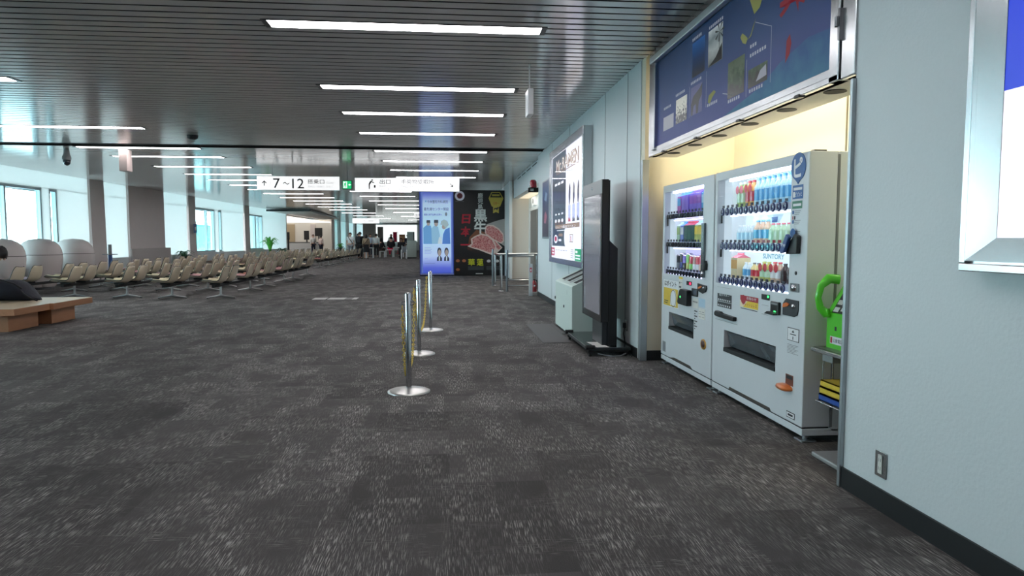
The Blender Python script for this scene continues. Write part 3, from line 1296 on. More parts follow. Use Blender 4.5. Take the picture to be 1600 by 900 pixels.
q.prism([(0.60, 0.695), (0.635, 0.675), (0.868, 0.672), (0.868, 0.818), (0.69, 0.821), (0.66, 0.80), (0.64, 0.72)], 0.0, 0.05, 0.008)
q.m(lit('led_green', (60, 255, 120), 2.5))
q.lathe([(0.010, 0.05), (0.010, 0.0515), (0.0, 0.0515)], (0.705, 0.747, 0), 12, 'zz')
q.build('card_reader', vl)
q = MB(BLACK, LT)
q.box(0.892, 1.03, 0.77, 0.842, 0.0, 0.012, 0.004)
q.m(mat('screen_grey', (96, 104, 116), 0.15))
q.quad(0.93, 1.015, 0.785, 0.83, 0.0125)
q.build('terminal_screen', vl)
q = MB(BLACK, LT)
q.prism([(1.03, 0.828), (1.15, 0.81), (1.22, 0.83), (1.245, 0.86), (1.235, 0.885), (1.03, 0.895)], 0.0, 0.012, 0.005)
q.m(ORG)
q.prism([(1.06, 0.845), (1.11, 0.855), (1.15, 0.872), (1.12, 0.876), (1.06, 0.862)], 0.012, 0.016)
q.m(CHROME)
q.lathe([(0.014, 0.012), (0.012, 0.022), (0.0, 0.024)], (1.19, 0.862, 0), 14, 'zz')
q.build('coin_slot', vl)
q = MB(mat('label_blue_pale', (176, 204, 222), 0.4), LT)
q.quad(1.05, 1.20, 0.69, 0.765, 0.0012)
q.m(mat('label_strip', (214, 214, 208), 0.4))
q.quad(0.90, 1.03, 0.665, 0.755, 0.0012)
q.box(1.05, 1.20, 0.585, 0.675, 0.0, 0.0015)
q.m(INKG)
q.quad(1.05, 1.20, 0.628, 0.631, 0.002)
for k in range(4):
    q.quad(1.06 + 0.07 * (k % 2), 1.11 + 0.07 * (k % 2), 0.60 + 0.045 * (k // 2), 0.604 + 0.045 * (k // 2), 0.002)
q.m(INK)
for k in range(4):
    q.quad(0.91 + 0.03 * k, 0.925 + 0.03 * k, 0.715, 0.728, 0.002)
    q.quad(0.945, 1.02, 0.635 - k * 0.045, 0.645 - k * 0.045, 0.0012)
    q.quad(0.95, 0.975, 0.612 - k * 0.045, 0.622 - k * 0.045, 0.0012)
q.build('payment_stickers', vl)
q = MB(mat('badge_gold', (206, 150, 66), 0.35), LT)
q.lathe([(0.062, 0.0), (0.06, 0.006), (0.0, 0.006)], (1.178, 0.372, 0), 20, 'zz', sy=0.75)
q.m(mat('badge_brown', (88, 54, 52), 0.4))
q.lathe([(0.042, 0.006), (0.042, 0.008), (0.0, 0.008)], (1.178, 0.375, 0), 20, 'zz', sy=0.75)
q.build('coin_return_cup', vl)['label'] = 'round gold coin return cup'
q = MB(GREY, LT)
q.quad(0.062, 0.16, 0.135, 0.24, 0.0012)
q.m(INKG)
q.quad(0.075, 0.147, 0.15, 0.225, 0.002)
q.build('disposal_sticker', vl)
q = MB(mat('kick_brown', (70, 62, 56), 0.5), LT)
q.prism([(0.28, 0.101), (0.92, 0.101), (0.86, 0.124), (0.42, 0.124)], -0.01, 0.002)
q.build('kick_grip', vl)
q = MB(DKGLASS, LT)
q.box(1.12, 1.185, 0.95, 1.42, 0.0, 0.02, 0.004)
q.m(BLACK)
q.prism([(1.19, 1.01), (1.235, 1.02), (1.24, 1.07), (1.22, 1.10), (1.19, 1.09)], 0.0, 0.03, 0.005)
q.m(CHROME)
q.lathe([(0.02, 0.02), (0.016, 0.03), (0.0, 0.03)], (1.165, 0.985, 0), 14, 'zz')
q.build('handle', vl)

# ---- drinks on show
def drink(name, T, u, v, w, kind, h, r, body, label_c, cap, label, group, top=None):
    base = T @ Vector((u, v, w))
    t = thing(name, label, 'drink', tuple(base), group)
    if kind == 'bottle':
        q = MB(body)
        q.lathe([(r * 0.9, 0.0), (r, 0.012), (r, h * 0.62), (r * 0.93, h * 0.68), (r * 0.42, h * 0.86), (r * 0.40, h * 0.93)], tuple(base), 14)
        q.build('body', t)
        q = MB(label_c)
        q.lathe([(r * 1.03, h * 0.20), (r * 1.03, h * 0.58)], tuple(base), 14)
        q.build('label_wrap', t)
        q = MB(cap)
        q.lathe([(r * 0.46, h * 0.92), (r * 0.46, h), (0.0, h)], tuple(base), 12)
        q.build('cap', t)
        if top:
            q = MB(top, T)
            q.disc(u, v + h * 0.70, r * 0.95, w + r * 1.05, 16)
            q.build('emblem', t)
    elif kind == 'can':
        q = MB(CHROME)
        q.lathe([(r * 0.82, 0.0), (r, 0.01), (r, h - 0.012), (r * 0.8, h), (r * 0.74, h - 0.004), (0.0, h - 0.004)], tuple(base), 14)
        q.build('body', t)
        q = MB(body)
        q.lathe([(r * 1.02, 0.012), (r * 1.02, h * 0.45)], tuple(base), 14)
        q.m(label_c)
        q.lathe([(r * 1.02, h * 0.45), (r * 1.02, h - 0.014)], tuple(base), 14)
        q.build('label_wrap', t)
    else:      # gable carton
        q = MB(body, T)
        q.box(u - r, u + r, v, v + h * 0.80, w - r, w + r)
        q.m(label_c)
        q.quad(u - r, u + r, v + h * 0.36, v + h * 0.72, w + r + 0.0008)
        q.build('body', t)
        q = MB(cap, T)
        P = [q.v(c) for c in ((u - r, v + h * .80, w - r), (u + r, v + h * .80, w - r), (u + r, v + h * .80, w + r), (u - r, v + h * .80, w + r), (u - r, v + h * .94, w), (u + r, v + h * .94, w))]
        q.f([P[0], P[1], P[5], P[4]][::-1])
        q.f([P[2], P[3], P[4], P[5]][::-1])
        q.f([P[1], P[2], P[5]])
        q.f([P[3], P[0], P[4]])
        q.box(u - r, u + r, v + h * .94, v + h, w - 0.003, w + 0.003)
        q.build('gable_top', t)
    return t


def dm(name, c):
    return mat('drink_' + name, c, 0.25, var=0.06, coat=0.3)


TEA, TEAL, ORANGE_, WATER = dm('green_tea', (185, 211, 136)), dm('teal', (92, 153, 162)), dm('orange', (241, 180, 101)), dm('water', (185, 225, 240))
BLUE_, NAVY, COFFEE, PINK_ = dm('blue', (101, 178, 224)), dm('navy', (65, 72, 136)), dm('coffee', (69, 51, 49)), dm('pink', (238, 127, 145))
PALEG, PURP, DGREEN, YGREEN = dm('pale_green', (203, 233, 197)), dm('purple', (146, 120, 214)), dm('dark_green', (60, 104, 93)), dm('yellow_green', (203, 206, 115))
REDD, CLEAR, WHT, CAPW, BLKC = dm('red', (211, 65, 78)), dm('clear', (224, 238, 243)), dm('white', (238, 238, 234)), dm('cap_white', (241, 243, 245)), dm('cap_black', (48, 48, 49))
W0 = -0.105
WIDE = 'on the %s shelf of the wide machine'
G1, G2, G3 = 'drinks on the top shelf of the wide machine', 'drinks on the middle shelf of the wide machine', 'drinks on the bottom shelf of the wide machine'
v = 1.528
k = 0
for u in (0.268, 0.34):
    drink('tea_bottle', RT, u, v, W0, 'bottle', 0.196, 0.033, TEA, PALEG, WHT, 'green tea bottle with pink emblem ' + WIDE % 'top', G1, PINK_)
for u in (0.42, 0.492):
    drink('juice_bottle', RT, u, v, W0, 'bottle', 0.198, 0.033, ORANGE_, REDD, REDD, 'orange and red tea bottle ' + WIDE % 'top', G1, REDD)
for i in range(7):
    drink('water_bottle', RT, 0.575 + i * 0.0775, v, W0, 'bottle', 0.205, 0.034, WATER, BLUE_, BLUE_, 'pale blue water bottle in the seven ' + WIDE % 'top', G1)
drink('water_bottle', RT, 1.135, v, W0, 'bottle', 0.205, 0.034, WATER, BLUE_, BLUE_, 'pale blue water bottle alone beside the dark coffee bottle', G1)
drink('coffee_bottle', RT, 1.205, v, W0, 'bottle', 0.205, 0.033, COFFEE, NAVY, REDD, 'dark coffee bottle with red cap ' + WIDE % 'top', G1)
v = 1.254
for i in range(4):
    drink('water_bottle', RT, 0.262 + i * 0.074, v, W0, 'bottle', 0.135, 0.027, CLEAR, WATER, CAPW, 'clear bottle with blue label ' + WIDE % 'middle', G2)
for i in range(3):
    drink('juice_bottle', RT, 0.575 + i * 0.078, v, W0, 'bottle', 0.168, 0.032, dm('peach', (245, 203, 171)), BLUE_, BLUE_, 'peach bottle with blue label ' + WIDE % 'middle', G2)
for i in range(4):
    drink('tea_bottle', RT, 0.81 + i * 0.076, v, W0, 'bottle', 0.14, 0.03, PALEG, PALEG, PINK_, 'pale green tea bottle with pink cap ' + WIDE % 'middle', G2)
drink('coffee_bottle', RT, 1.112, v, W0, 'bottle', 0.135, 0.03, COFFEE, COFFEE, CAPW, 'short dark coffee bottle ' + WIDE % 'middle', G2)
for u in (1.172, 1.216):
    drink('drink_can', RT, u, v, W0, 'can', 0.135, 0.021, TEAL, dm('teal_pale', (162, 206, 211)), None, 'slim teal patterned can ' + WIDE % 'middle', G2)
v = 0.979
drink('juice_carton', RT, 0.285, v, W0, 'carton', 0.195, 0.055, dm('carton_cream', (240, 218, 171)), ORANGE_, PINK_, 'large orange and pink carton ' + WIDE % 'bottom', G3)
for i in range(2):
    drink('water_bottle', RT, 0.385 + i * 0.068, v, W0, 'bottle', 0.125, 0.026, CLEAR, BLUE_, CAPW, 'small white bottle with blue label ' + WIDE % 'bottom', G3)
for i in range(2):
    drink('juice_bottle', RT, 0.53 + i * 0.068, v, W0, 'bottle', 0.125, 0.027, dm('straw', (241, 218, 153)), REDD, GREY, 'straw bottle with red label ' + WIDE % 'bottom', G3)
for i in range(2):
    drink('tea_bottle', RT, 0.69 + i * 0.074, v, W0, 'bottle', 0.14, 0.032, YGREEN, PALEG, YGREEN, 'green tea bottle with red disc ' + WIDE % 'bottom', G3, REDD)
for i in range(2):
    drink('milk_tea_bottle', RT, 0.855 + i * 0.074, v, W0, 'bottle', 0.142, 0.032, dm('milk_tea', (218, 189, 162)), WHT, REDD, 'milk tea bottle with red disc ' + WIDE % 'bottom', G3, REDD)
for i in range(2):
    drink('coffee_bottle', RT, 1.003 + i * 0.08, v, W0, 'bottle', 0.135, 0.031, COFFEE, COFFEE, BLKC, 'black coffee bottle with black cap ' + WIDE % 'bottom', G3)
for i in range(2):
    drink('drink_can', RT, 1.158 + i * 0.058, v, W0, 'can', 0.125, 0.025, NAVY, WHT, None, 'slim navy and white can ' + WIDE % 'bottom', G3)
q = MB(NAVY, RT)
q.quad(1.11, 1.23, 1.115, 1.15, -0.08)
q.m(WHITE)
q.quad(1.125, 1.20, 1.127, 1.138, -0.079)
q.build('promotion_card', vm)
# narrow machine
NAR = 'on the %s shelf of the narrower machine'
g1, g2, g3 = 'cartons on the top shelf of the narrower machine', 'cartons on the middle shelf of the narrower machine', 'cans on the bottom shelf of the narrower machine'
v = 1.533
drink('juice_carton', LT, 0.32, v, W0, 'carton', 0.205, 0.047, dm('magenta', (185, 109, 180)), BLUE_, BLUE_, 'magenta and blue carton ' + NAR % 'top', g1)
for i in range(2):
    drink('juice_carton', LT, 0.43 + 0.10 * i, v, W0, 'carton', 0.21, 0.046, PURP, dm('violet', (146, 118, 211)), BLUE_, 'purple carton of the pair ' + NAR % 'top', g1)
for i in range(3):
    drink('juice_carton', LT, 0.65 + 0.10 * i, v, W0, 'carton', 0.212, 0.046, PURP, dm('plum', (162, 104, 189)), PURP, 'plum carton of the three ' + NAR % 'top', g1)
drink('juice_carton', LT, 0.955, v, W0, 'carton', 0.205, 0.045, BLUE_, WATER, BLUE_, 'bright blue carton ' + NAR % 'top', g1)
drink('juice_carton', LT, 1.05, v, W0, 'carton', 0.19, 0.042, REDD, PURP, NAVY, 'red and navy carton ' + NAR % 'top', g1)
v = 1.256
drink('tea_carton', LT, 0.30, v, W0, 'carton', 0.195, 0.042, PALEG, TEA, PALEG, 'pale green carton ' + NAR % 'middle', g2)
drink('milk_carton', LT, 0.40, v, W0, 'carton', 0.195, 0.042, dm('periwinkle', (145, 162, 229)), WHT, BLUE_, 'periwinkle blue carton ' + NAR % 'middle', g2)
for i in range(3):
    drink('tea_carton', LT, 0.505 + 0.092 * i, v, W0, 'carton', 0.196, 0.042, DGREEN, DGREEN, REDD, 'dark green carton with red top ' + NAR % 'middle', g2)
for i in range(3):
    drink('tea_carton', LT, 0.785 + 0.09 * i, v, W0, 'carton', 0.196, 0.042, YGREEN, YEL, WATER, 'yellow green carton ' + NAR % 'middle', g2)
drink('juice_carton', LT, 1.055, v, W0, 'carton', 0.185, 0.04, dm('rose', (218, 127, 153)), REDD, BLUE_, 'rose red carton with blue top ' + NAR % 'middle', g2)
v = 0.983
CANS = [(0.245, GREY, DARK, 'slim grey'), (0.335, NAVY, COFFEE, 'navy and brown'), (0.42, COFFEE, PURP, 'brown and purple'), (0.515, YGREEN, dm('lime', (145, 218, 109)), 'lime green'), (0.60, dm('lime', (145, 218, 109)), REDD, 'lime and red'),
        (0.69, WHT, dm('tan', (197, 162, 145)), 'white and tan'), (0.775, WHT, REDD, 'white and red'), (0.86, dm('peach', (245, 203, 171)), PINK_, 'peach and pink'), (0.945, PURP, NAVY, 'purple and navy'), (1.03, COFFEE, NAVY, 'dark brown and navy')]
for i, (u, c1, c2, n) in enumerate(CANS):
    drink('drink_can', LT, u, v, W0, 'can', 0.165 if i in (1, 3, 7) else 0.15, 0.034, c1, c2, None, n + ' can ' + NAR % 'bottom', g3)
# ------------------------------------------------------------------ header sign above the recess
T = wall_frame(2.03, 6.70)
hs = thing('header_sign', 'large steel framed blue island map sign above the vending recess', 'sign', (2.03, 5.05, 2.09))
q = MB(mat('soffit_cream', (226, 220, 206), 0.5), T)
q.box(0.0, 3.41, 2.10, 2.112, -0.26, -0.012)
q.m(WALLN)
q.box(0.0, 3.41, 2.112, 3.14, -0.25, -0.05)
q.build('cabinet', hs)
q = MB(STEEL, T)
q.box(-0.06, 0.10, 2.10, 3.14, -0.05, 0.012, 0.006)
q.box(0.10, 0.17, 2.15, 3.06, -0.02, 0.03, 0.006)
q.box(0.0, 3.3, 2.10, 2.135, -0.05, 0.02, 0.004)
q.box(0.10, 3.28, 2.135, 2.18, -0.02, 0.012, 0.003)
q.box(0.0, 3.3, 3.05, 3.14, -0.05, 0.004, 0.004)
q.box(3.21, 3.30, 2.10, 3.14, -0.05, 0.02, 0.006)
q.box(3.31, 3.43, 2.10, 3.14, -0.05, 0.012, 0.006)
q.m(mat('bright_aluminium', (206, 212, 216), 0.35, 0.6))
q.prism([(0.05, 2.985), (3.21, 2.985), (3.21, 3.05), (0.05, 3.05)], 0.0, 0.05, 0.008)
q.build('frame', hs)
pg = gradient_mat('island_print', [(0.0, (66, 70, 128)), (0.3, (46, 60, 116)), (0.6, (30, 60, 108)), (1.0, (24, 52, 94))], 'Z', 0.10, 0.9, 0.16, 0.5, 0.35, 1.5)
q = MB(pg, T)
q.quad(0.17, 3.21, 2.18, 2.985, -0.005)
sea = gradient_mat('coral_print', [(0.0, (60, 106, 134)), (0.5, (46, 80, 124)), (1.0, (54, 70, 120))], 'Z', 0.1, 0.5, 0.2, 0.6, 0.9, 9.0)
q.m(sea)
q.poly([(1.75, 2.18), (3.21, 2.18), (3.21, 2.40), (2.95, 2.42), (2.62, 2.36), (2.35, 2.27), (2.0, 2.22)], -0.0042)
LAND = lit('print_land', (170, 174, 96), 0.22, 0.6)
q.m(LAND)
q.poly([(2.17, 2.90), (2.22, 2.82), (2.25, 2.77), (2.33, 2.79), (2.38, 2.86), (2.37, 2.98), (2.19, 2.98)], -0.0036)
q.poly([(2.42, 2.86), (2.46, 2.92), (2.46, 2.98), (2.43, 2.98)], -0.0036)
q.poly([(2.04, 2.68), (2.08, 2.63), (2.13, 2.61), (2.16, 2.64), (2.12, 2.67), (2.07, 2.70)], -0.0036)
q.poly([(2.16, 2.63), (2.20, 2.65), (2.24, 2.70), (2.28, 2.74), (2.26, 2.71), (2.21, 2.64)], -0.0036)
q.poly([(1.46, 2.35), (1.50, 2.33), (1.55, 2.37), (1.62, 2.40), (1.58, 2.42), (1.48, 2.40)], -0.0036)
PR = lit('print_red', (164, 40, 56), 0.25, 0.6)
q.m(PR)
q.text('真', 2.60, 2.66, 0.34, -0.0036, 0.012)
q.text('自', 2.62, 2.90, 0.30, -0.0037, 0.01)
q.poly([(2.69, 2.34), (2.74, 2.38), (2.76, 2.44), (2.74, 2.50), (2.70, 2.47)], -0.0036)
q.poly([(2.80, 2.66), (2.82, 2.98), (2.835, 2.98), (2.83, 2.60)], -0.0036)
PWH = lit('print_white', (200, 206, 224), 0.3)
q.m(PWH)
for u, v_, n in ((0.37, 2.49, .24), (0.70, 2.545, .26), (1.08, 2.565, .26), (1.10, 2.915, .22), (1.46, 2.905, .28), (1.85, 2.265, .24), (2.20, 2.265, .22), (1.45, 2.315, .22), (2.2, 2.56, .12), (2.2, 2.50, .26)):
    for i in range(int(n / 0.035)):
        q.quad(u + i * 0.035, u + i * 0.035 + 0.022, v_, v_ + 0.022, -0.0036)
for (a, b_), (c, d) in (((1.42, 2.60), (1.42, 2.32)), ((2.50, 2.62), (2.50, 2.27)), ((2.15, 2.50), (2.15, 2.25)), ((1.05, 2.56), (1.05, 2.30))):
    q.quad(a, a + 0.004, d, b_, -0.0036)
q.poly([(2.27, 2.715), (2.50, 2.62), (2.50, 2.616), (2.27, 2.711)], -0.0036)
q.poly([(1.75, 2.36), (1.95, 2.31), (1.95, 2.305), (1.75, 2.355)], -0.0036)


def photo(u0, u1, v0, v1, mats):
    q.m(mats[0])
    q.quad(u0, u1, v0, v1, -0.0036)
    return q


ph = gradient_mat('photo_sea', [(0, (14, 24, 36)), (0.5, (16, 50, 92)), (1, (40, 96, 160))], 'Z', 0.53, 0.80, 0.25, 0.3, 0.1, 4)
photo(1.10, 1.38, 2.617, 2.896, [ph])
ph = gradient_mat('photo_palm', [(0, (60, 62, 60)), (0.45, (176, 180, 178)), (0.7, (120, 130, 134)), (1, (200, 204, 204))], 'Z', 0.52, 0.80, 0.25, 0.3, 0.6, 6)
photo(1.45, 1.73, 2.616, 2.89, [ph])
q.m(lit('print_dark', (16, 22, 24), 0.2))
q.poly([(1.46, 2.62), (1.6, 2.66), (1.72, 2.74), (1.72, 2.62)], -0.0032)
for i in range(7):
    a = i * 0.9
    q.poly([(1.67, 2.83), (1.67 + 0.09 * math.cos(a), 2.83 + 0.07 * math.sin(a)), (1.67 + 0.085 * math.cos(a + .25), 2.83 + 0.07 * math.sin(a + .25))], -0.003)
q.quad(1.665, 1.675, 2.70, 2.83, -0.003)
ph = gradient_mat('photo_star_sand', [(0.3, (40, 40, 44)), (0.5, (150, 148, 140)), (0.7, (206, 202, 190))], 'Z', 0.2, 0.4, 0.25, 0.3, 2.5, 40)
photo(0.71, 0.99, 2.302, 2.513, [ph])
photo(0.36, 0.65, 2.296, 2.42, [lit('print_pale', (168, 172, 186), 0.35)])
photo(1.08, 1.34, 2.307, 2.539, [lit('print_violet', (86, 90, 150), 0.3)])
q.m(lit('print_dark', (16, 22, 24), 0.2))
q.poly([(1.10, 2.31), (1.13, 2.31), (1.15, 2.38), (1.20, 2.39), (1.21, 2.31), (1.25, 2.31), (1.27, 2.40), (1.33, 2.44), (1.34, 2.53), (1.28, 2.50), (1.14, 2.46), (1.09, 2.40)], -0.003)
ph = gradient_mat('photo_forest', [(0.2, (20, 24, 18)), (0.5, (40, 66, 40)), (0.8, (86, 100, 78))], 'Z', 0.2, 0.46, 0.2, 0.3, 1.2, 16)
photo(1.84, 2.12, 2.294, 2.551, [ph])
photo(2.18, 2.46, 2.297, 2.42, [ph])
q.m(lit('print_pale', (168, 172, 186), 0.35))
q.poly([(2.30, 2.32), (2.36, 2.38), (2.44, 2.40), (2.45, 2.33)], -0.003)
q.build('print_panel', hs)
for u in (0.34, 0.90, 1.43, 1.98, 2.51, 3.05):
    q = MB(MATB)
    c = T @ Vector((u, 2.10, -0.115))
    q.lathe([(0.062, -0.004), (0.058, 0.0), (0.0, 0.0)], tuple(c), 20)
    q.build('downlight', hs)
for u in (0.43, 1.27, 2.09, 2.89):
    q = MB(BLACK, T)
    q.box(u - 0.03, u + 0.03, 2.092, 2.112, -0.015, 0.026, 0.004)
    q.build('latch', hs)
q = MB(DSTEEL, T)
q.box(3.30, 3.318, 2.30, 2.46, 0.0, 0.03)
q.cyl((3.298, 2.37, 0.03), (3.298, 2.42, 0.03), 0.014)
q.build('hinge', hs)

# ------------------------------------------------------------------ restaurant light panel
T = wall_frame(1.90, 12.75)
rp = thing('light_panel', 'steel framed lit noodle restaurant advertisement on the wall', 'advertisement', (1.96, 11.15, 0.87))
q = MB(STEEL, T)
u0, u1, v0, v1 = 0.08, 3.24, 0.865, 2.88
q.box(u0, u1, v0, v1, -0.128, -0.02)
for a in ((u0, u1, v0, v0 + 0.09), (u0, u1, v1 - 0.13, v1), (u0, u0 + 0.22, v0 + 0.09, v1 - 0.13), (u1 - 0.07, u1, v0 + 0.09, v1 - 0.13)):
    q.box(a[0], a[1], a[2], a[3], -0.02, 0.006, 0.006)
q.build('frame', rp)
PW = lit('panel_white', (250, 248, 255), 1.0)
PD = lit('panel_slate', (58, 66, 78), 0.8)
PTAN = lit('panel_tan', (160, 126, 104), 0.75)
PRED = lit('panel_red', (190, 40, 70), 0.8)
PGRN = lit('panel_green', (20, 160, 100), 0.9)
PFIG = lit('panel_figure', (76, 70, 90), 0.8)
PLAV = lit('panel_lavender', (196, 200, 240), 0.9)
q = MB(PW, T)
q.quad(0.30, 3.17, 0.955, 2.75, -0.012)
q.m(PD)
q.quad(0.36, 1.77, 1.165, 2.74, -0.010)
q.m(PW)
q.disc(1.80, 1.32, 0.16, -0.009, 20)
q.m(PTAN)
q.text('Mr.RAMEN', 0.80, 2.44, 0.29, -0.0085, 0.03, width=2.08)
q.m(PW)
q.m(lit('panel_cream', (246, 236, 226), 1.0))
q.text('Mr.RAMEN', 0.82, 2.455, 0.265, -0.008, -0.004, width=1.98)
q.m(PTAN)
q.quad(0.8, 2.86, 2.405, 2.42, -0.008)
q.m(lit('panel_grey', (150, 150, 160), 0.7))
q.text('ミスターラーメン', 1.10, 2.33, 0.07, -0.008, 0.004, width=1.5)
q.m(PW)
for k in range(3):
    q.quad(0.66 + 0.33 * k, 0.90 + 0.33 * k, 2.215, 2.255, -0.008)
    q.quad(0.72 + 0.33 * k, 0.86 + 0.33 * k, 1.70, 1.73, -0.008)
for k in range(3):
    u = 0.72 + 0.34 * k
    q.m(PFIG)
    q.poly([(u, 1.9), (u + 0.05, 1.85), (u + 0.10, 1.95), (u + 0.09, 2.10), (u + 0.05, 2.16), (u + 0.02, 2.08)], -0.008)
    q.m(lit('panel_brown', (120, 82, 80), 0.7))
    q.disc(u + 0.06, 1.585, 0.13, -0.008, 16, 0.05)
    q.m(PW)
    q.disc(u + 0.06, 1.60, 0.10, -0.0075, 16, 0.03)
    u = 2.0 + 0.36 * k
    q.m(PFIG)
    q.poly([(u + .08, 1.84), (u + 0.14, 1.82), (u + 0.20, 1.92), (u + 0.21, 2.08), (u + 0.15, 2.17), (u + 0.08, 2.12), (u + 0.05, 1.98)], -0.008)
    q.m(PLAV)
    q.quad(u + 0.02, u + 0.24, 1.60, 1.82, -0.008)
    q.m(PRED if k == 0 else PFIG)
    q.poly([(u + 0.02, 1.56), (u + 0.24, 1.56), (u + 0.22, 1.62), (u + 0.16, 1.59), (u + 0.10, 1.64), (u + 0.04, 1.60)], -0.0075)
q.m(PTAN)
q.quad(0.70, 2.97, 1.462, 1.532, -0.008)
q.m(PW)
q.text('とんこつ醤油ラーメン', 0.78, 1.472, 0.05, -0.0075, 0.006, width=1.9)
q.quad(0.9, 1.7, 1.425, 1.437, -0.008)
q.m(PTAN)
q.quad(1.08, 1.50, 1.33, 1.38, -0.008)
q.m(PW)
q.quad(1.08, 1.35, 1.25, 1.285, -0.008)
q.disc(0.78, 1.285, 0.2, -0.008, 20, 0.075)
q.m(PRED)
q.disc(0.78, 1.29, 0.13, -0.0075, 20, 0.045)
q.ring(2.33, 1.29, 0.0, 0.0, -0.008, 3)
q.m(PTAN)
q.quad(2.15, 2.45, 1.235, 1.36, -0.008)
q.m(PW)
q.quad(2.18, 2.42, 1.247, 1.348, -0.0075)
q.m(PRED)
q.text('麺', 2.22, 1.255, 0.10, -0.007, 0.004)
q.quad(0.30, 0.66, 0.99, 1.135, -0.008)
q.m(PW)
q.quad(0.38, 0.58, 1.075, 1.105, -0.0075)
q.quad(0.38, 0.58, 1.02, 1.05, -0.0075)
q.m(PGRN)
q.quad(2.60, 3.14, 0.957, 1.14, -0.008)
q.m(PW)
q.quad(2.66, 2.82, 1.075, 1.11, -0.0075)
q.quad(2.66, 3.02, 1.03, 1.05, -0.0075)
q.quad(2.66, 3.02, 0.985, 1.005, -0.0075)
q.m(lit('panel_grey', (150, 150, 160), 0.7))
for k in range(5):
    q.quad(0.8 + 0.25 * k, 0.95 + 0.25 * k, 1.09, 1.10, -0.008)
    q.quad(2.25, 2.5, 0.99 + 0.03 * k, 1.0 + 0.03 * k, -0.008)
q.build('backlit_print', rp)
q = MB(VGLASS, T)
q.quad(0.30, 3.17, 0.955, 2.75, -0.004)
q.build('cover_glass', rp)

# dark poster beyond it
T = wall_frame(2.03, 14.45)
po = thing('wall_poster', 'narrow dark blue night view poster on the wall beside the restaurant advertisement', 'poster', (2.03, 14.05, 1.32))
q = MB(ALU, T)
q.box(0.0, 0.95, 1.30, 2.50, -0.001, 0.02, 0.004)
q.build('frame', po)
q = MB(gradient_mat('poster_night', [(0, (40, 26, 36)), (0.3, (70, 40, 70)), (0.55, (36, 44, 92)), (0.8, (50, 86, 140)), (1, (32, 60, 110))], 'Z', 0.0, 1.2, 0.0, 0.3, 0.35, 3), T)
q.quad(0.03, 0.92, 1.33, 2.47, 0.021)
q.m(mat('poster_pink', (196, 110, 130), 0.4))
q.poly([(0.3, 1.62), (0.5, 1.6), (0.7, 1.75), (0.5, 1.86), (0.35, 1.8)], 0.022)
q.m(mat('poster_pale', (150, 170, 200), 0.4))
q.poly([(0.3, 2.1), (0.6, 2.05), (0.75, 2.2), (0.5, 2.26)], 0.022)
q.build('print_panel', po)

# ------------------------------------------------------------------ near wall light panel
T = wall_frame(1.95, 2.42)
npn = thing('light_panel', 'steel framed blue and white lit panel on the nearest wall', 'advertisement', (1.99, 1.8, 1.16))
q = MB(STEEL, T)
q.box(0.0, 1.30, 1.16, 2.62, -0.078, -0.01)
for a in ((0.0, 1.3, 1.16, 1.19), (0.0, 1.3, 2.59, 2.62), (0.0, 0.03, 1.19, 2.59), (1.27, 1.3, 1.19, 2.59)):
    q.box(a[0], a[1], a[2], a[3], -0.01, 0.012, 0.004)
A = [q.v(c) for c in ((0.04, 1.20, 0.018), (1.26, 1.20, 0.018), (1.26, 2.58, 0.018), (0.04, 2.58, 0.018))]
B = [q.v(c) for c in ((0.165, 1.285, 0.002), (1.135, 1.285, 0.002), (1.135, 2.50, 0.002), (0.165, 2.50, 0.002))]
Z_ = [q.v(c) for c in ((0.04, 1.20, -0.01), (1.26, 1.20, -0.01), (1.26, 2.58, -0.01), (0.04, 2.58, -0.01))]
for i in range(4):
    j = (i + 1) % 4
    q.f([A[i], A[j], B[j], B[i]])
    q.f([Z_[i], Z_[j], A[j], A[i]])
q.build('frame', npn)
q = MB(lit('near_panel_white', (248, 244, 255), 0.95), T)
q.quad(0.165, 1.135, 1.285, 1.80, 0.0)
q.m(lit('near_panel_blue', (34, 62, 210), 0.9))
q.quad(0.165, 1.135, 1.80, 2.50, 0.0)
q.build('backlit_print', npn)

# outlets
def outlet(x, y, z, label, cat='outlet'):
    o = thing('wall_outlet', label, cat, (x, y, z))
    t_ = wall_frame(x, y)
    q = MB(STEEL, t_)
    q.box(-0.042, 0.042, z - 0.062, z + 0.062, 0.0, 0.007, 0.003)
    q.build('cover_plate', o)
    q = MB(OFFW, t_)
    q.box(-0.016, 0.016, z - 0.045, z + 0.045, 0.007, 0.011, 0.003)
    q.m(INK)
    for dz in (0.02, -0.02):
        q.quad(-0.008, -0.005, z + dz - 0.008, z + dz + 0.008, 0.0115)
        q.quad(0.005, 0.008, z + dz - 0.008, z + dz + 0.008, 0.0115)
    q.build('socket', o)
    return o


outlet(2.03, 2.956, 0.222, 'steel wall outlet low on the nearest wall above the black baseboard')
o = outlet(2.03, 7.55, 0.30, 'small wall outlet with a plugged cable behind the black kiosk')
q = MB(BLACK)
q.box(1.985, 2.018, 7.53, 7.57, 0.27, 0.33, 0.006)
q.tube([(2.0, 7.55, 0.28), (1.995, 7.56, 0.2), (2.0, 7.52, 0.12), (2.005, 7.4, 0.03), (2.005, 7.25, 0.012), (1.98, 7.15, 0.012)], 0.006, 8)
tag(q.build('power_cable', None, (2.0, 7.55, 0.0)), 'black power cable hanging from the outlet behind the kiosk', 'cable')

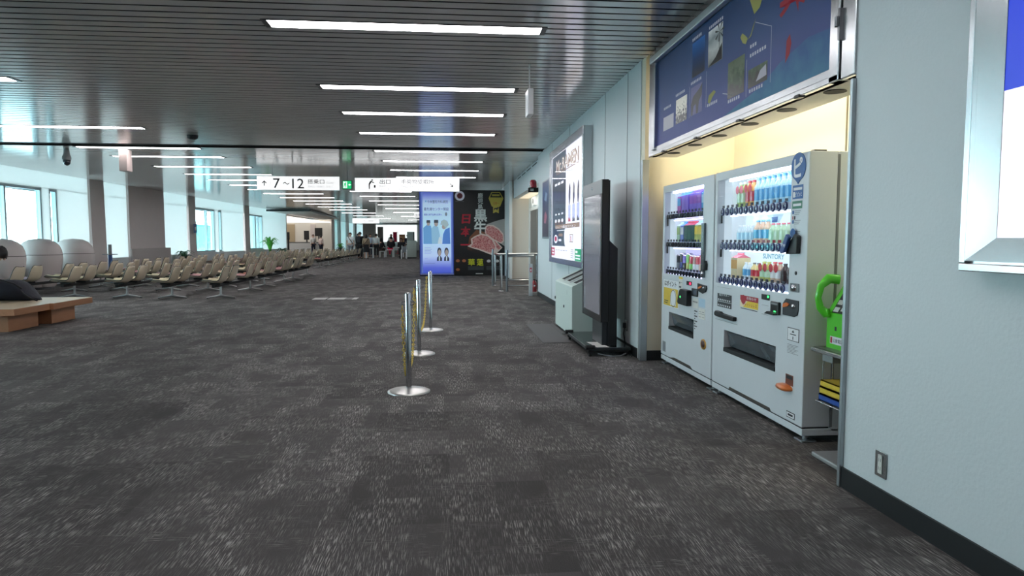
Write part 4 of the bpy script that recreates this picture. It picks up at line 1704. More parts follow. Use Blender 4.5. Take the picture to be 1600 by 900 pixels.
# ------------------------------------------------------------------ black digital kiosk
T = wall_frame(1.68, 8.36)
ki = thing('digital_kiosk', 'tall black portrait display kiosk with a dark screen on a wheeled base', 'kiosk', (1.72, 7.9, 0))
q = MB(BLACK, T)
q.box(0.0, 1.03, 0.36, 1.935, -0.075, 0.0, 0.006)
q.m(MATB)
q.box(0.01, 1.02, 0.37, 1.925, -0.09, -0.075)
q.build('display_case', ki)
q = MB(mat('kiosk_bezel', (128, 132, 134), 0.3, 0.6), T)
q.box(0.0, 1.03, 1.78, 1.935, 0.0, 0.006, 0.003)
q.m(mat('kiosk_bezel_dark', (24, 25, 28), 0.25))
q.box(0.0, 0.05, 0.36, 1.78, 0.0, 0.006)
q.box(0.97, 1.03, 0.36, 1.78, 0.0, 0.006)
q.box(0.05, 0.97, 0.36, 0.44, 0.0, 0.006)
q.m(CHROME)
q.lathe([(0.018, 0.006), (0.018, 0.010), (0.0, 0.010)], (0.53, 1.865, 0), 14)
q.lathe([(0.012, 0.006), (0.012, 0.010), (0.0, 0.010)], (0.93, 1.765, 0), 12)
q.build('bezel', ki)
q = MB(mat('dark_screen', (152, 146, 158), 0.26, var=0.02, coat=0.9, spec=0.9), T)  # pale grey base stands in for bright reflections on a dark screen
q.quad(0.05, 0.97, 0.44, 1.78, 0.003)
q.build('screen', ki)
q = MB(BLACK)
PP = [(1.76, 0.10), (1.865, 0.10), (1.865, 1.18), (1.76, 1.28)]
A = [q.v((x, 7.36, z)) for x, z in PP]
B = [q.v((x, 7.92, z)) for x, z in PP]
q.f(A)
q.f(B[::-1])
for i in range(4):
    j = (i + 1) % 4
    q.f([A[i], B[i], B[j], A[j]])
q.build('back_column', ki)
q = MB(mat('kiosk_pedestal', (40, 44, 48), 0.3))
q.box(1.70, 1.761, 7.38, 7.88, 0.10, 0.37, 0.006)
q.build('pedestal', ki)
q = MB(mat('kiosk_base', (36, 42, 44), 0.2, coat=0.3))
q.box(1.52, 1.99, 7.22, 8.53, 0.065, 0.10, 0.006)
q.m(BLACK)
q.box(1.535, 1.97, 7.24, 8.51, 0.045, 0.066)
q.m(DSTEEL)
q.box(1.512, 1.525, 7.30, 8.46, 0.068, 0.097)
q.build('base', ki)
for x, y in ((1.54, 7.25), (1.54, 8.50), (1.94, 7.27), (1.94, 8.5)):
    q = MB(MATB)
    q.cyl((x - 0.012, y, 0.028), (x + 0.012, y, 0.028), 0.028, 16)
    q.box(x - 0.025, x + 0.025, y - 0.02, y + 0.02, 0.04, 0.066)
    q.build('caster', ki)
for y in (7.24, 8.53):
    q = MB(MATB)
    q.cyl((1.49, y, 0.10), (1.59, y, 0.10), 0.026, 14)
    q.build('bumper', ki)
q = MB(mat('paper', (226, 224, 218), 0.7))
A = [q.v(c) for c in ((1.615, 7.24, 0.1025), (1.755, 7.235, 0.1025), (1.70, 7.62, 0.1025), (1.575, 7.63, 0.1025))]
q.f(A)
tag(q.build('paper_notice', None, (1.66, 7.4, 0.10)), 'white paper notice lying on the black kiosk base', 'paper')
q = MB(GREY)
q.tube([(1.62, 7.22, 0.035), (1.7, 7.20, 0.02), (1.78, 7.18, 0.01), (1.86, 7.19, 0.012), (1.93, 7.20, 0.035)], 0.006, 8)
tag(q.build('grey_cable', None, (1.78, 7.2, 0.0)), 'grey cable looping on the carpet under the kiosk base', 'cable')

# ------------------------------------------------------------------ recycling bin, mat
rb = thing('recycling_bin', 'pale green white steel recycling bin with sloped slotted top behind the kiosk', 'bin', (1.8, 9.29, 0))
BINM = mat('bin_enamel', (206, 220, 214), 0.4, var=0.01)
q = MB(BINM)
PP = [(1.59, 0.03), (2.0, 0.03), (2.0, 0.86), (1.60, 0.675), (1.59, 0.66)]
A = [q.v((x, 8.62, z)) for x, z in PP]
B = [q.v((x, 9.97, z)) for x, z in PP]
q.f(A)
q.f(B[::-1])
for i in range(len(PP)):
    j = (i + 1) % len(PP)
    q.f([A[i], B[i], B[j], A[j]])
q.m(MATB)
q.box(1.61, 1.98, 8.65, 9.94, 0.0, 0.031)
q.build('body', rb)
for y in (8.80, 9.28, 9.72):
    q = MB(MATB)
    A = [q.v(c) for c in ((1.66, y - 0.10, 0.7065), (1.95, y - 0.10, 0.8405), (1.95, y + 0.10, 0.8405), (1.66, y + 0.10, 0.7065))]
    q.f([A[3], A[2], A[1], A[0]])
    q.build('slot', rb)
q = MB(mat('bin_strip', (150, 156, 158), 0.3, 0.5))
for y in (9.04, 9.52):
    A = [q.v(c) for c in ((1.64, y - 0.05, 0.6985), (1.97, y - 0.05, 0.8505), (1.97, y + 0.05, 0.8505), (1.64, y + 0.05, 0.6985))]
    q.f([A[3], A[2], A[1], A[0]])
q.build('top_strip', rb)
T = wall_frame(1.59, 9.97)
q = MB(DARK, T)
q.lathe([(0.02, 0), (0.018, 0.01), (0, 0.01)], (0.75, 0.36, 0), 14)
q.m(INKG)
q.quad(0.95, 0.955, 0.54, 0.60, 0.001)
q.quad(1.0, 1.005, 0.54, 0.60, 0.001)
q.m(DARK)
q.box(-0.01, 0.02, 0.40, 0.44, 0.0, 0.012)
q.build('lock', rb)

fm = MB(mat('mat_fibre', (104, 102, 102), 0.95, var=0.12, scale=120))
fm.box(1.16, 1.52, 8.22, 10.1, 0.0, 0.008, 0.003)
fm.box(1.52, 1.575, 9.0, 10.1, 0.0, 0.008)
tag(fm.build('floor_mat', None, (1.36, 9.16, 0)), 'grey rectangular floor mat in front of the recycling bin', 'mat')

# ------------------------------------------------------------------ pay phone on its stand
ps = thing('phone_stand', 'grey steel phone stand with a shelf beside the wide vending machine', 'stand', (2.45, 3.62, 0))
q = MB(mat('stand_grey', (166, 168, 168), 0.35, 0.3))
q.box(2.13, 2.85, 3.32, 3.75, 0.004, 0.032, 0.008)
q.build('base_plate', ps)
q = MB(mat('stand_grey', (166, 168, 168), 0.35, 0.3))
q.box(2.66, 2.80, 3.5, 3.64, 0.03, 0.60, 0.006)
q.build('column', ps)
q = MB(mat('shelf_top', (70, 72, 74), 0.3))
q.box(2.20, 2.84, 3.32, 3.91, 0.603, 0.632, 0.012)
q.m(STEEL)
q.box(2.19, 2.205, 3.33, 3.90, 0.606, 0.629, 0.005)
q.m(mat('shelf_apron', (64, 66, 68), 0.4))
q.box(2.36, 2.8, 3.34, 3.88, 0.53, 0.603)
q.build('shelf', ps)
q = MB(mat('stand_grey', (166, 168, 168), 0.35, 0.3))
q.box(2.26, 2.36, 3.78, 3.89, 0.545, 0.604, 0.004)
q.build('bracket', ps)
q = MB(STEEL)
for y, x in ((3.90, 2.275), (3.90, 2.335), (3.40, 2.30)):
    q.cyl((x, y, 0.30), (x, y, 0.55), 0.004, 8)
q.tube([(2.235, 3.90, 0.298), (2.235, 3.36, 0.298)], 0.004, 8)
q.tube([(2.6, 3.90, 0.30), (2.6, 3.36, 0.30)], 0.004, 8)
q.tube([(2.235, 3.90, 0.298), (2.6, 3.90, 0.298)], 0.004, 8)
q.tube([(2.235, 3.4, 0.298), (2.6, 3.4, 0.298)], 0.004, 8)
q.build('wire_rack', ps)
BL, YLW = mat('book_blue', (40, 84, 170), 0.4), mat('book_yellow', (226, 196, 62), 0.4)
PGE = mat('book_pages', (206, 196, 150), 0.7)
for i, (z, m_, lb) in enumerate(((0.305, BL, 'blue phone book at the bottom of the rack under the pay phone'), (0.347, YLW, 'yellow phone book in the middle of the rack under the pay phone'), (0.389, YLW, 'yellow phone book on top of the rack under the pay phone'))):
    q = MB(m_)
    q.box(2.245 + 0.004 * i, 2.50, 3.45, 3.888, z, z + 0.006)
    q.box(2.245 + 0.004 * i, 2.50, 3.45, 3.888, z + 0.034, z + 0.040)
    q.box(2.245 + 0.004 * i, 2.251 + 0.004 * i, 3.45, 3.888, z, z + 0.04)
    q.m(PGE if i else BL)
    q.box(2.25 + 0.004 * i, 2.49, 3.455, 3.884, z + 0.006, z + 0.034)
    tag(q.build('phone_book', None, (2.36, 3.67, z)), lb, 'book', 'phone books in the rack')
ph_ = thing('pay_phone', 'bright green public telephone with black keypad panel on the stand', 'telephone', (2.42, 3.76, 0.632))
PHG = mat('phone_green', (86, 204, 44), 0.3, var=0.02, coat=0.3)
T = wall_frame(2.275, 3.895)
q = MB(PHG, T)
A_ = [(0.0, 0.632), (0.0, 0.84), (-0.13, 1.06), (-0.22, 1.06), (-0.22, 0.632)]      # (w, v) side profile
A = [q.v((0.02, v_, w_)) for w_, v_ in A_]
B = [q.v((0.29, v_, w_)) for w_, v_ in A_]
q.f(A)
q.f(B[::-1])
for i in range(5):
    j = (i + 1) % 5
    q.f([A[j], A[i], B[i], B[j]][::-1])
q.build('body', ph_)
q = MB(mat('phone_black', (38, 40, 42), 0.3), T)


def slant(u, s, up=0.002):     # point on the sloped face, s = 0 at its foot, 1 at its head
    return (u, 0.84 + 0.22 * s + up * 0.5, -0.13 * s + up)


q.f([q.v(slant(*c)) for c in ((0.065, 0.02), (0.285, 0.02), (0.285, 0.97), (0.065, 0.97))])
q.m(mat('phone_grey', (196, 200, 200), 0.3))
for (a, b_, c, d) in ((0.075, 0.05, 0.125, 0.17), (0.075, 0.24, 0.125, 0.36), (0.20, 0.62, 0.275, 0.9)):
    q.f([q.v(slant(*k, 0.004)) for k in ((a, b_), (c, b_), (c, d), (a, d))])
for r_ in range(4):
    for c_ in range(3):
        a, b_ = 0.145 + 0.045 * c_, 0.08 + 0.13 * r_
        q.f([q.v(slant(*k, 0.005)) for k in ((a, b_), (a + 0.032, b_), (a + 0.032, b_ + 0.09), (a, b_ + 0.09))])
q.build('keypad_panel', ph_)
q = MB(WHITE, T)
q.quad(0.06, 0.20, 0.66, 0.705, 0.0012)
q.m(RED)
q.quad(0.065, 0.085, 0.665, 0.70, 0.002)
q.m(INK)
q.text('公衆電話', 0.09, 0.672, 0.026, 0.002, 0.004, width=0.10)
q.quad(0.105, 0.125, 0.74, 0.765, 0.0012)
q.build('phone_label', ph_)
q = MB(PHG, T)
q.tube([(0.045, 1.04, -0.055), (0.025, 1.045, 0.0), (0.018, 1.0, 0.045), (0.018, 0.93, 0.06), (0.018, 0.87, 0.045), (0.03, 0.835, 0.012), (0.045, 0.84, 0.0)], [0.03, 0.031, 0.022, 0.019, 0.022, 0.03, 0.028], 12)
q.build('handset', ph_)

# ------------------------------------------------------------------ stanchions and chain
YCH = mat('chain_yellow', (226, 196, 76), 0.35)
SPOT = [(-0.336, 5.695, 'nearest steel stanchion post of the chained row'), (-0.330, 7.591, 'middle steel stanchion post of the chained row'), (-0.252, 9.578, 'farthest steel stanchion post of the chained row')]
st0 = None
for x, y, lb in SPOT:
    if st0 is None:
        st0 = thing('stanchion', lb, 'stanchion', (x, y, 0), 'steel stanchion posts')
        q = MB(mat('stanchion_base', (206, 204, 200), 0.3, 0.85, var=0.04))
        q.lathe([(0.178, 0.0), (0.178, 0.008), (0.16, 0.016), (0.06, 0.030), (0.03, 0.034), (0.0, 0.034)], (x, y, 0), 40)
        q.build('base', st0)
        q = MB(POLISH)
        q.lathe([(0.0235, 0.03), (0.0235, 0.825), (0.020, 0.836), (0.0, 0.838)], (x, y, 0), 24)
        q.build('pole', st0)
        for sx in (-1, 1):
            q = MB(DSTEEL)
            q.tube([(x + sx * 0.022, y, 0.765), (x + sx * 0.045, y, 0.765), (x + sx * 0.052, y, 0.752), (x + sx * 0.045, y, 0.738), (x + sx * 0.024, y, 0.735)], 0.005, 8)
            q.build('hook', st0)
    else:
        copy_tree(st0, (x, y, 0), lb)


def chain(name, a, b_, sag, pw, label):
    a, b_ = Vector(a), Vector(b_)
    pts = []
    N_ = 400
    for i in range(N_ + 1):
        s_ = i / N_
        p_ = a.lerp(b_, s_)
        p_.z -= sag * (1 - abs(2 * s_ - 1) ** pw)
        pts.append(p_)
    q = MB(YCH)
    acc, L_ = 0.0, 0.034
    k_ = 0
    last = pts[0]
    for i in range(1, len(pts)):
        acc += (pts[i] - last).length
        last = pts[i]
        if acc >= L_ * 0.72:
            acc = 0.0
            t_ = (pts[min(i + 1, N_)] - pts[i - 1]).normalized()
            n_ = t_.cross(Vector((1, 0, 0))).normalized()
            m_ = t_.cross(n_)
            if k_ % 2:
                n_, m_ = m_, n_
            k_ += 1
            ring_ = []
            for j in range(10):
                an = 2 * PI * j / 10
                ring_.append(pts[i] + t_ * (L_ / 2 * math.cos(an)) + n_ * (0.0105 * math.sin(an)))
            q.tube(ring_, 0.0042, 5, closed=True)
    o_ = q.build(name, None, tuple(a))
    return tag(o_, label, 'chain', 'yellow plastic chains')


chain('barrier_chain', (-0.385, 5.71, 0.745), (-0.379, 7.56, 0.745), 0.728, 5.0, 'yellow plastic chain sagging to the carpet between the nearest and middle stanchions')
chain('barrier_chain', (-0.379, 7.60, 0.745), (-0.303, 9.53, 0.745), 0.60, 3.0, 'yellow plastic chain hanging between the middle and farthest stanchions')

# floor sticker
q = MB(mat('floor_tape', (196, 196, 192), 0.6, var=0.08, scale=8))
q.box(-2.90, -2.62, 14.72, 15.15, 0.0, 0.003)
q.box(-2.58, -2.22, 14.72, 15.15, 0.0, 0.003)
q.box(-2.06, -1.96, 14.72, 15.15, 0.0, 0.003)
q.m(mat('floor_tape_print', (120, 118, 116), 0.6, var=0.3, scale=30))
q.box(-2.22, -2.06, 14.72, 15.15, 0.0, 0.0025)
tag(q.build('floor_sticker', None, (-2.43, 14.93, 0)), 'pale worn floor sticker on the carpet beyond the stanchions', 'floor sticker')

# ------------------------------------------------------------------ far light box and beef advertisement
T = front_frame(0, 24.0)
lb_ = thing('hospital_light_box', 'tall blue lit hospital advertisement box at the end of the corridor wall', 'advertisement', (-0.39, 24.2, 0))
q = MB(mat('lightbox_case', (44, 62, 140), 0.4), T)
q.box(-0.99, 0.205, 0.0, 2.99, -0.5, -0.01)
q.m(mat('lightbox_foot', (30, 34, 60), 0.5))
q.box(-0.985, 0.20, 0.0, 0.04, -0.01, 0.002)
q.build('case', lb_)
bg = gradient_mat('lightbox_print', [(0, (62, 84, 190)), (0.08, (90, 104, 206)), (0.22, (176, 196, 236)), (0.55, (168, 206, 226)), (0.85, (176, 200, 232)), (0.95, (110, 126, 204)), (1, (70, 86, 170))], 'Z', 0.05, 2.97, 0.62, 0.3, 0.02, 2)
q = MB(lit('lightbox_border', (66, 88, 180), 0.55), T)
q.quad(-0.975, 0.19, 0.05, 2.97, -0.004)
q.m(bg)
q.quad(-0.90, 0.13, 0.10, 2.93, -0.002)
q.m(lit('lightbox_edge', (104, 130, 206), 0.6))
q.quad(-0.93, -0.88, 0.10, 2.93, -0.001)
q.quad(0.11, 0.16, 0.10, 2.93, -0.001)
LI = lit('lightbox_ink', (60, 84, 110), 0.5)
q.m(LI)
q.text('今林整形外科病院', -0.715, 2.545, 0.12, 0.0, 0.004, width=0.72)
q.text('最先端センター開設', -0.83, 2.29, 0.12, 0.0, 0.006, width=0.86)
q.m(lit('lightbox_navy', (50, 74, 160), 0.5))
q.text('関節の専門治療を世界へ', -0.825, 2.11, 0.08, 0.0, 0.003, width=0.62)
q.m(lit('lightbox_teal', (80, 170, 190), 0.6))
q.poly([(-0.80, 2.56), (-0.76, 2.66), (-0.735, 2.56), (-0.765, 2.60)], 0.0)
q.m(lit('lightbox_grey', (128, 150, 160), 0.55))
q.disc(-0.06, 2.16, 0.04, 0.0, 14, 0.07)
# surgeons in pale blue gowns
S1 = lit('gown_blue', (110, 170, 226), 0.6)
S2 = lit('gown_pale', (150, 200, 232), 0.6)
S3 = lit('gown_deep', (84, 136, 214), 0.6)
SK = lit('print_skin', (176, 168, 164), 0.55)
HR = lit('print_hair', (70, 84, 96), 0.45)
q.m(S1)
q.poly([(-0.86, 1.12), (-0.86, 1.68), (-0.74, 1.78), (-0.60, 1.76), (-0.54, 1.5), (-0.52, 1.12)], 0.0008)
q.m(S2)
q.poly([(-0.56, 1.12), (-0.58, 1.66), (-0.48, 1.76), (-0.34, 1.72), (-0.28, 1.4), (-0.28, 1.12)], 0.0012)
q.m(S3)
q.poly([(-0.20, 1.12), (-0.17, 1.45), (-0.10, 1.62), (0.06, 1.70), (0.08, 1.12)], 0.0014)
q.m(SK)
q.disc(-0.68, 1.84, 0.06, 0.0016, 16, 0.09)
q.disc(-0.41, 1.83, 0.07, 0.0016, 16, 0.10)
q.disc(-0.14, 1.72, 0.07, 0.0018, 16, 0.09)
q.m(HR)
q.poly([(-0.75, 1.86), (-0.74, 1.95), (-0.62, 1.95), (-0.61, 1.86)], 0.002)
q.poly([(-0.49, 1.86), (-0.48, 1.96), (-0.34, 1.96), (-0.33, 1.86)], 0.002)
q.m(lit('cap_pale', (170, 196, 204), 0.6))
q.poly([(-0.26, 1.80), (-0.24, 1.92), (-0.14, 1.97), (-0.02, 1.93), (0.03, 1.78), (-0.08, 1.66), (-0.14, 1.76)], 0.0022)
q.m(lit('lightbox_pale', (206, 226, 236), 0.65))
q.poly([(-0.36, 1.12), (-0.31, 1.36), (-0.24, 1.36), (-0.20, 1.12)], 0.0024)
for u in (-0.305, -0.055):
    q.m(HR)
    q.disc(u, 0.85, 0.075, 0.0, 18, 0.145)
    q.m(SK)
    q.disc(u + 0.005, 0.80, 0.056, 0.0006, 18, 0.12)
    q.m(lit('suit_navy', (50, 60, 90), 0.45))
    q.poly([(u - 0.09, 0.52), (u - 0.08, 0.64), (u - 0.03, 0.70), (u + 0.04, 0.70), (u + 0.09, 0.62), (u + 0.09, 0.52)], 0.0008)
    q.m(lit('lightbox_pale', (206, 226, 236), 0.65))
    q.poly([(u - 0.02, 0.53), (u - 0.02, 0.69), (u + 0.03, 0.69), (u + 0.02, 0.53)], 0.0012)
q.m(lit('lightbox_grey', (128, 150, 160), 0.55))
for k in range(5):
    q.quad(-0.82, -0.60 + 0.04 * (k % 2), 0.98 - 0.05 * k, 0.99 - 0.05 * k, 0.0)
q.quad(-0.83, -0.45, 0.44, 0.45, 0.0)
q.quad(-0.82, -0.72, 0.60, 0.61, 0.0)
q.m(lit('lightbox_white_line', (200, 206, 230), 0.5))
q.quad(-0.97, 0.20, 0.055, 0.065, 0.001)
q.build('backlit_print', lb_)

bb = thing('beef_advertisement', 'large black wagyu beef advertisement board beside the blue light box', 'advertisement', (1.11, 24.2, 0))
q = MB(mat('board_black', (16, 17, 20), 0.3, var=0.1), T)
q.box(0.21, 2.02, 0.0, 3.0, -0.5, 0.0)
q.build('board', bb)
WH_ = mat('brush_white', (226, 226, 222), 0.5)
RD_ = mat('brush_red', (178, 26, 48), 0.5)
GD_ = mat('print_gold', (190, 168, 70), 0.4)
q = MB(WH_, T)
for i, ch in enumerate('鹿児島'):
    q.text(ch, 1.14, 2.735 - 0.195 * i, 0.195, 0.002, 0.012, align='c')
q.text('黒', 1.145, 1.95, 0.46, 0.002, 0.026, align='c', width=0.47)
q.text('牛', 1.13, 1.53, 0.44, 0.003, 0.03, align='c', width=0.43)
q.m(RD_)
q.text('日', 0.63, 1.87, 0.36, 0.002, 0.035, align='c', width=0.30, slant=0.08)
q.text('本', 0.62, 1.42, 0.36, 0.002, 0.03, align='c', width=0.36)
q.text('一', 0.62, 0.95, 0.36, 0.002, 0.035, align='c', width=0.37)
q.build('brush_lettering', bb)
PLT = mat('print_plate', (168, 162, 158), 0.5)
BR_ = gradient_mat('print_sear', [(0.3, (30, 16, 14)), (0.5, (90, 44, 28)), (0.7, (120, 70, 44))], 'Z', 0.6, 1.6, 0, 0.5, 0.5, 3)
ME_ = gradient_mat('print_marbled', [(0.3, (176, 84, 86)), (0.48, (206, 130, 126)), (0.6, (226, 176, 168)), (0.7, (196, 104, 104))], 'X', -5, 5, 0, 0.5, 2.2, 16)
FAT = mat('print_fat', (226, 200, 190), 0.5)
q = MB(BR_, T)
q.poly([(0.68, 0.93), (0.75, 1.35), (1.0, 1.62), (1.4, 1.5), (1.9, 0.95), (1.62, 0.69), (1.3, 0.72), (0.9, 0.82)], 0.001)
q.m(PLT)
q.poly([(1.33, 1.80), (1.7, 1.93), (2.01, 2.01), (2.01, 1.03), (1.9, 1.1), (1.6, 1.5)], 0.0014)
q.m(FAT)
q.poly([(1.30, 1.50), (1.30, 1.72), (1.40, 1.80), (1.60, 1.78), (1.80, 1.66), (1.95, 1.48), (1.98, 1.22), (1.88, 1.12), (1.5, 1.3)], 0.002)
q.m(ME_)
q.poly([(1.33, 1.50), (1.34, 1.69), (1.43, 1.75), (1.60, 1.73), (1.78, 1.61), (1.92, 1.44), (1.94, 1.24), (1.86, 1.17), (1.5, 1.33)], 0.0026)
q.m(FAT)
q.poly([(0.68, 1.04), (0.82, 1.12), (0.80, 1.30), (0.95, 1.40), (1.18, 1.49), (1.42, 1.43), (1.70, 1.22), (1.92, 0.99), (1.80, 0.87), (1.62, 0.71), (1.45, 0.76), (1.1, 0.90), (0.85, 0.97)], 0.0032)
q.m(ME_)
q.poly([(0.80, 1.02), (0.88, 1.14), (0.85, 1.28), (0.97, 1.36), (1.18, 1.44), (1.38, 1.39), (1.55, 1.25), (1.66, 1.02), (1.58, 0.80), (1.45, 0.82), (1.1, 0.95), (0.9, 1.0)], 0.0038)
q.poly([(1.62, 1.24), (1.72, 1.16), (1.86, 0.99), (1.78, 0.91), (1.70, 0.98), (1.68, 1.10)], 0.0038)
q.m(mat('print_white', (214, 214, 210), 0.5))
q.ring(0.42, 2.80, 0.10, 0.17, 0.002, 28)
q.m(mat('print_maroon', (110, 20, 30), 0.5))
q.disc(0.42, 2.80, 0.10, 0.0018, 22)
q.m(INK)
q.ring(0.42, 2.80, 0.045, 0.06, 0.0026, 18)
q.m(INKG)
q.quad(0.27, 0.57, 2.60, 2.608, 0.002)
q.m(GD_)
q.poly([(1.53, 2.94), (1.83, 2.94), (1.955, 2.72), (1.84, 2.44), (1.79, 2.42), (1.79, 2.20), (1.69, 2.24), (1.59, 2.20), (1.59, 2.42), (1.54, 2.44), (1.43, 2.72)], 0.002)
q.m(mat('board_black', (16, 17, 20), 0.3))
q.poly([(1.55, 2.91), (1.81, 2.91), (1.90, 2.75), (1.48, 2.75)], 0.003)
q.m(GD_)
q.quad(1.55, 1.82, 2.80, 2.86, 0.004)
q.m(mat('print_amber', (176, 110, 40), 0.4))
q.text('日本一', 1.60, 2.50, 0.13, 0.003, 0.01, width=0.2)
q.m(INK)
q.poly([(1.61, 2.30), (1.63, 2.38), (1.72, 2.39), (1.76, 2.42), (1.79, 2.38), (1.75, 2.35), (1.74, 2.30), (1.72, 2.30), (1.71, 2.34), (1.65, 2.34), (1.63, 2.30)], 0.003)
q.m(mat('print_lime', (206, 206, 40), 0.4))
q.text('華', 0.82, 0.375, 0.26, 0.002, 0.014, align='c', width=0.235)
q.text('蓮', 1.125, 0.375, 0.26, 0.002, 0.014, align='c', width=0.235)
for (a, c, d) in ((0.23, 0.40, 0.655), (0.45, 0.40, 0.655), (0.23, 0.10, 0.33), (1.32, 0.38, 0.65), (1.62, 0.38, 0.65)):
    q.m(BR_)
    q.quad(a, a + (0.20 if a < 0.5 else 0.27), c, d, 0.002)
    q.m(mat('print_copper', (176, 100, 60), 0.5) if a < 1 else mat('print_plate_white', (190, 186, 186), 0.5))
    q.disc(a + 0.11, (c + d) / 2, 0.07, 0.003, 16, 0.05)
q.m(INKG)
for k in range(4):
    q.quad(0.70, 1.25, 0.31 - 0.035 * k, 0.318 - 0.035 * k, 0.002)
    q.quad(1.35, 1.9, 0.31 - 0.035 * k, 0.318 - 0.035 * k, 0.002)
q.m(WH_)
q.quad(0.97, 1.23, 0.055, 0.085, 0.002)
q.build('printed_picture', bb)

# ------------------------------------------------------------------ hanging signs
SW = lit('sign_white', (250, 250, 250), 0.95)
SINK = mat('sign_ink', (24, 26, 32), 0.5)
SKAN = mat('sign_kanji', (66, 68, 74), 0.5)
SGR = lit('sign_grey', (186, 188, 190), 0.75)


def hanging(name, label, x0, x1, z0, z1, y, rods, group=None):
    t = thing(name, label, 'sign', ((x0 + x1) / 2, y, z0), group)
    Tf = front_frame(0, y)
    q = MB(WHITE, Tf)
    q.box(x0, x1, z0, z1, -0.12, -0.004, 0.004)
    q.m(SW)
    q.quad(x0 + 0.006, x1 - 0.006, z0 + 0.006, z1 - 0.006, -0.002)
    q.build('light_case', t)
    for x in rods:
        q = MB(GREY)
        q.cyl((x, y + 0.06, z1 - 0.005), (x, y + 0.06, CEIL + 0.02), 0.008, 8)
        q.build('rod', t)
    return t, Tf


t, Tf = hanging('gate_sign', 'white hanging gate direction sign reading 7 to 12', -5.12, -2.93, 2.61, 2.985, 19.0, (-4.72, -3.48))
q = MB(SGR, Tf)
q.ring(-4.925, 2.80, 0.155, 0.163, 0.0, 36)
q.m(SINK)
q.prism([(-4.937, 2.72), (-4.913, 2.72), (-4.913, 2.84), (-4.937, 2.84)], 0.0, 0.001)
q.poly([(-4.925, 2.868), (-4.990, 2.80), (-4.972, 2.786), (-4.925, 2.836), (-4.878, 2.786), (-4.860, 2.80)], 0.0012)
q.text('7', -4.69, 2.665, 0.375, 0.001, 0.004, width=0.18)
q.text('～', -4.435, 2.70, 0.24, 0.001, 0.004, width=0.17)
q.text('12', -4.19, 2.66, 0.375, 0.001, 0.004, width=0.31)
q.m(SKAN)
q.text('搭乗口', -3.78, 2.795, 0.135, 0.001, 0.004, width=0.44)
q.m(SGR)
q.text('Gate', -3.28, 2.79, 0.08, 0.001, 0.0, width=0.19)
q.text('登机口   登機口   탑승구', -3.775, 2.69, 0.05, 0.001, 0.0, width=0.66)
q.build('lettering', t)
t, Tf = hanging('baggage_sign', 'white hanging exit and baggage claim sign with a diagonal arrow', -2.527, 0.322, 2.598, 2.96, 19.0, (-2.25, -1.09, 0.1))
q = MB(SGR, Tf)
q.ring(0.105, 2.775, 0.143, 0.150, 0.0, 36)
q.m(SINK)
q.poly([(0.052, 2.815), (0.066, 2.828), (0.145, 2.752), (0.131, 2.738)], 0.001)
q.poly([(0.155, 2.728), (0.155, 2.80), (0.138, 2.80), (0.138, 2.745), (0.08, 2.745), (0.08, 2.728)], 0.0012)
# figure bending over a suitcase
q.disc(-2.055, 2.898, 0.022, 0.001, 14)
q.poly([(-2.09, 2.885), (-2.062, 2.87), (-2.10, 2.80), (-2.12, 2.77), (-2.12, 2.655), (-2.145, 2.655), (-2.152, 2.78), (-2.135, 2.83)], 0.001)
q.poly([(-2.085, 2.88), (-2.03, 2.845), (-2.0, 2.83), (-2.005, 2.815), (-2.05, 2.828), (-2.09, 2.85)], 0.001)
q.quad(-2.01, -1.965, 2.69, 2.755, 0.001)
q.quad(-2.0, -1.975, 2.755, 2.766, 0.001)
q.m(SKAN)
q.text('出口', -1.85, 2.805, 0.14, 0.001, 0.005, width=0.29)
q.text('手荷物受取所', -1.275, 2.81, 0.14, 0.001, 0.005, width=0.90)
q.m(SGR)
q.text('Exit', -1.85, 2.715, 0.075, 0.001, 0.0, width=0.155)
q.text('Baggage Claim', -1.275, 2.715, 0.075, 0.001, 0.0, width=0.64)
q.text('出口  출구    行李提取处   行李提領處   수하물 찾는 곳', -1.83, 2.638, 0.05, 0.001, 0.0, width=1.7)
q.build('lettering', t)
t = thing('exit_sign', 'small green lit running figure exit sign between the white hanging signs', 'sign', (-2.73, 19.05, 2.65))
q = MB(DARK)
q.box(-2.86, -2.60, 19.0, 19.10, 2.645, 2.885, 0.004)
q.cyl((-2.73, 19.05, 2.88), (-2.73, 19.05, CEIL + 0.02), 0.008, 8)
q.build('case', t)
Tf = front_frame(0, 19.0)
q = MB(lit('exit_green', (30, 200, 120), 0.95), Tf)
q.quad(-2.845, -2.615, 2.66, 2.87, 0.001)
q.m(lit('exit_white', (235, 255, 245), 1.0))
q.quad(-2.835, -2.73, 2.675, 2.855, 0.002)
q.m(lit('exit_green', (30, 200, 120), 0.95))
q.disc(-2.765, 2.83, 0.014, 0.003, 12)
q.poly([(-2.80, 2.81), (-2.765, 2.815), (-2.745, 2.78), (-2.77, 2.765), (-2.75, 2.73), (-2.765, 2.69), (-2.775, 2.69), (-2.772, 2.73), (-2.79, 2.75), (-2.815, 2.71), (-2.825, 2.72), (-2.80, 2.77), (-2.815, 2.785)], 0.003)
q.m(lit('exit_white', (235, 255, 245), 1.0))
q.poly([(-2.70, 2.765), (-2.66, 2.80), (-2.66, 2.775), (-2.625, 2.775), (-2.625, 2.755), (-2.66, 2.755), (-2.66, 2.73)], 0.002)
q.build('lit_face', t)
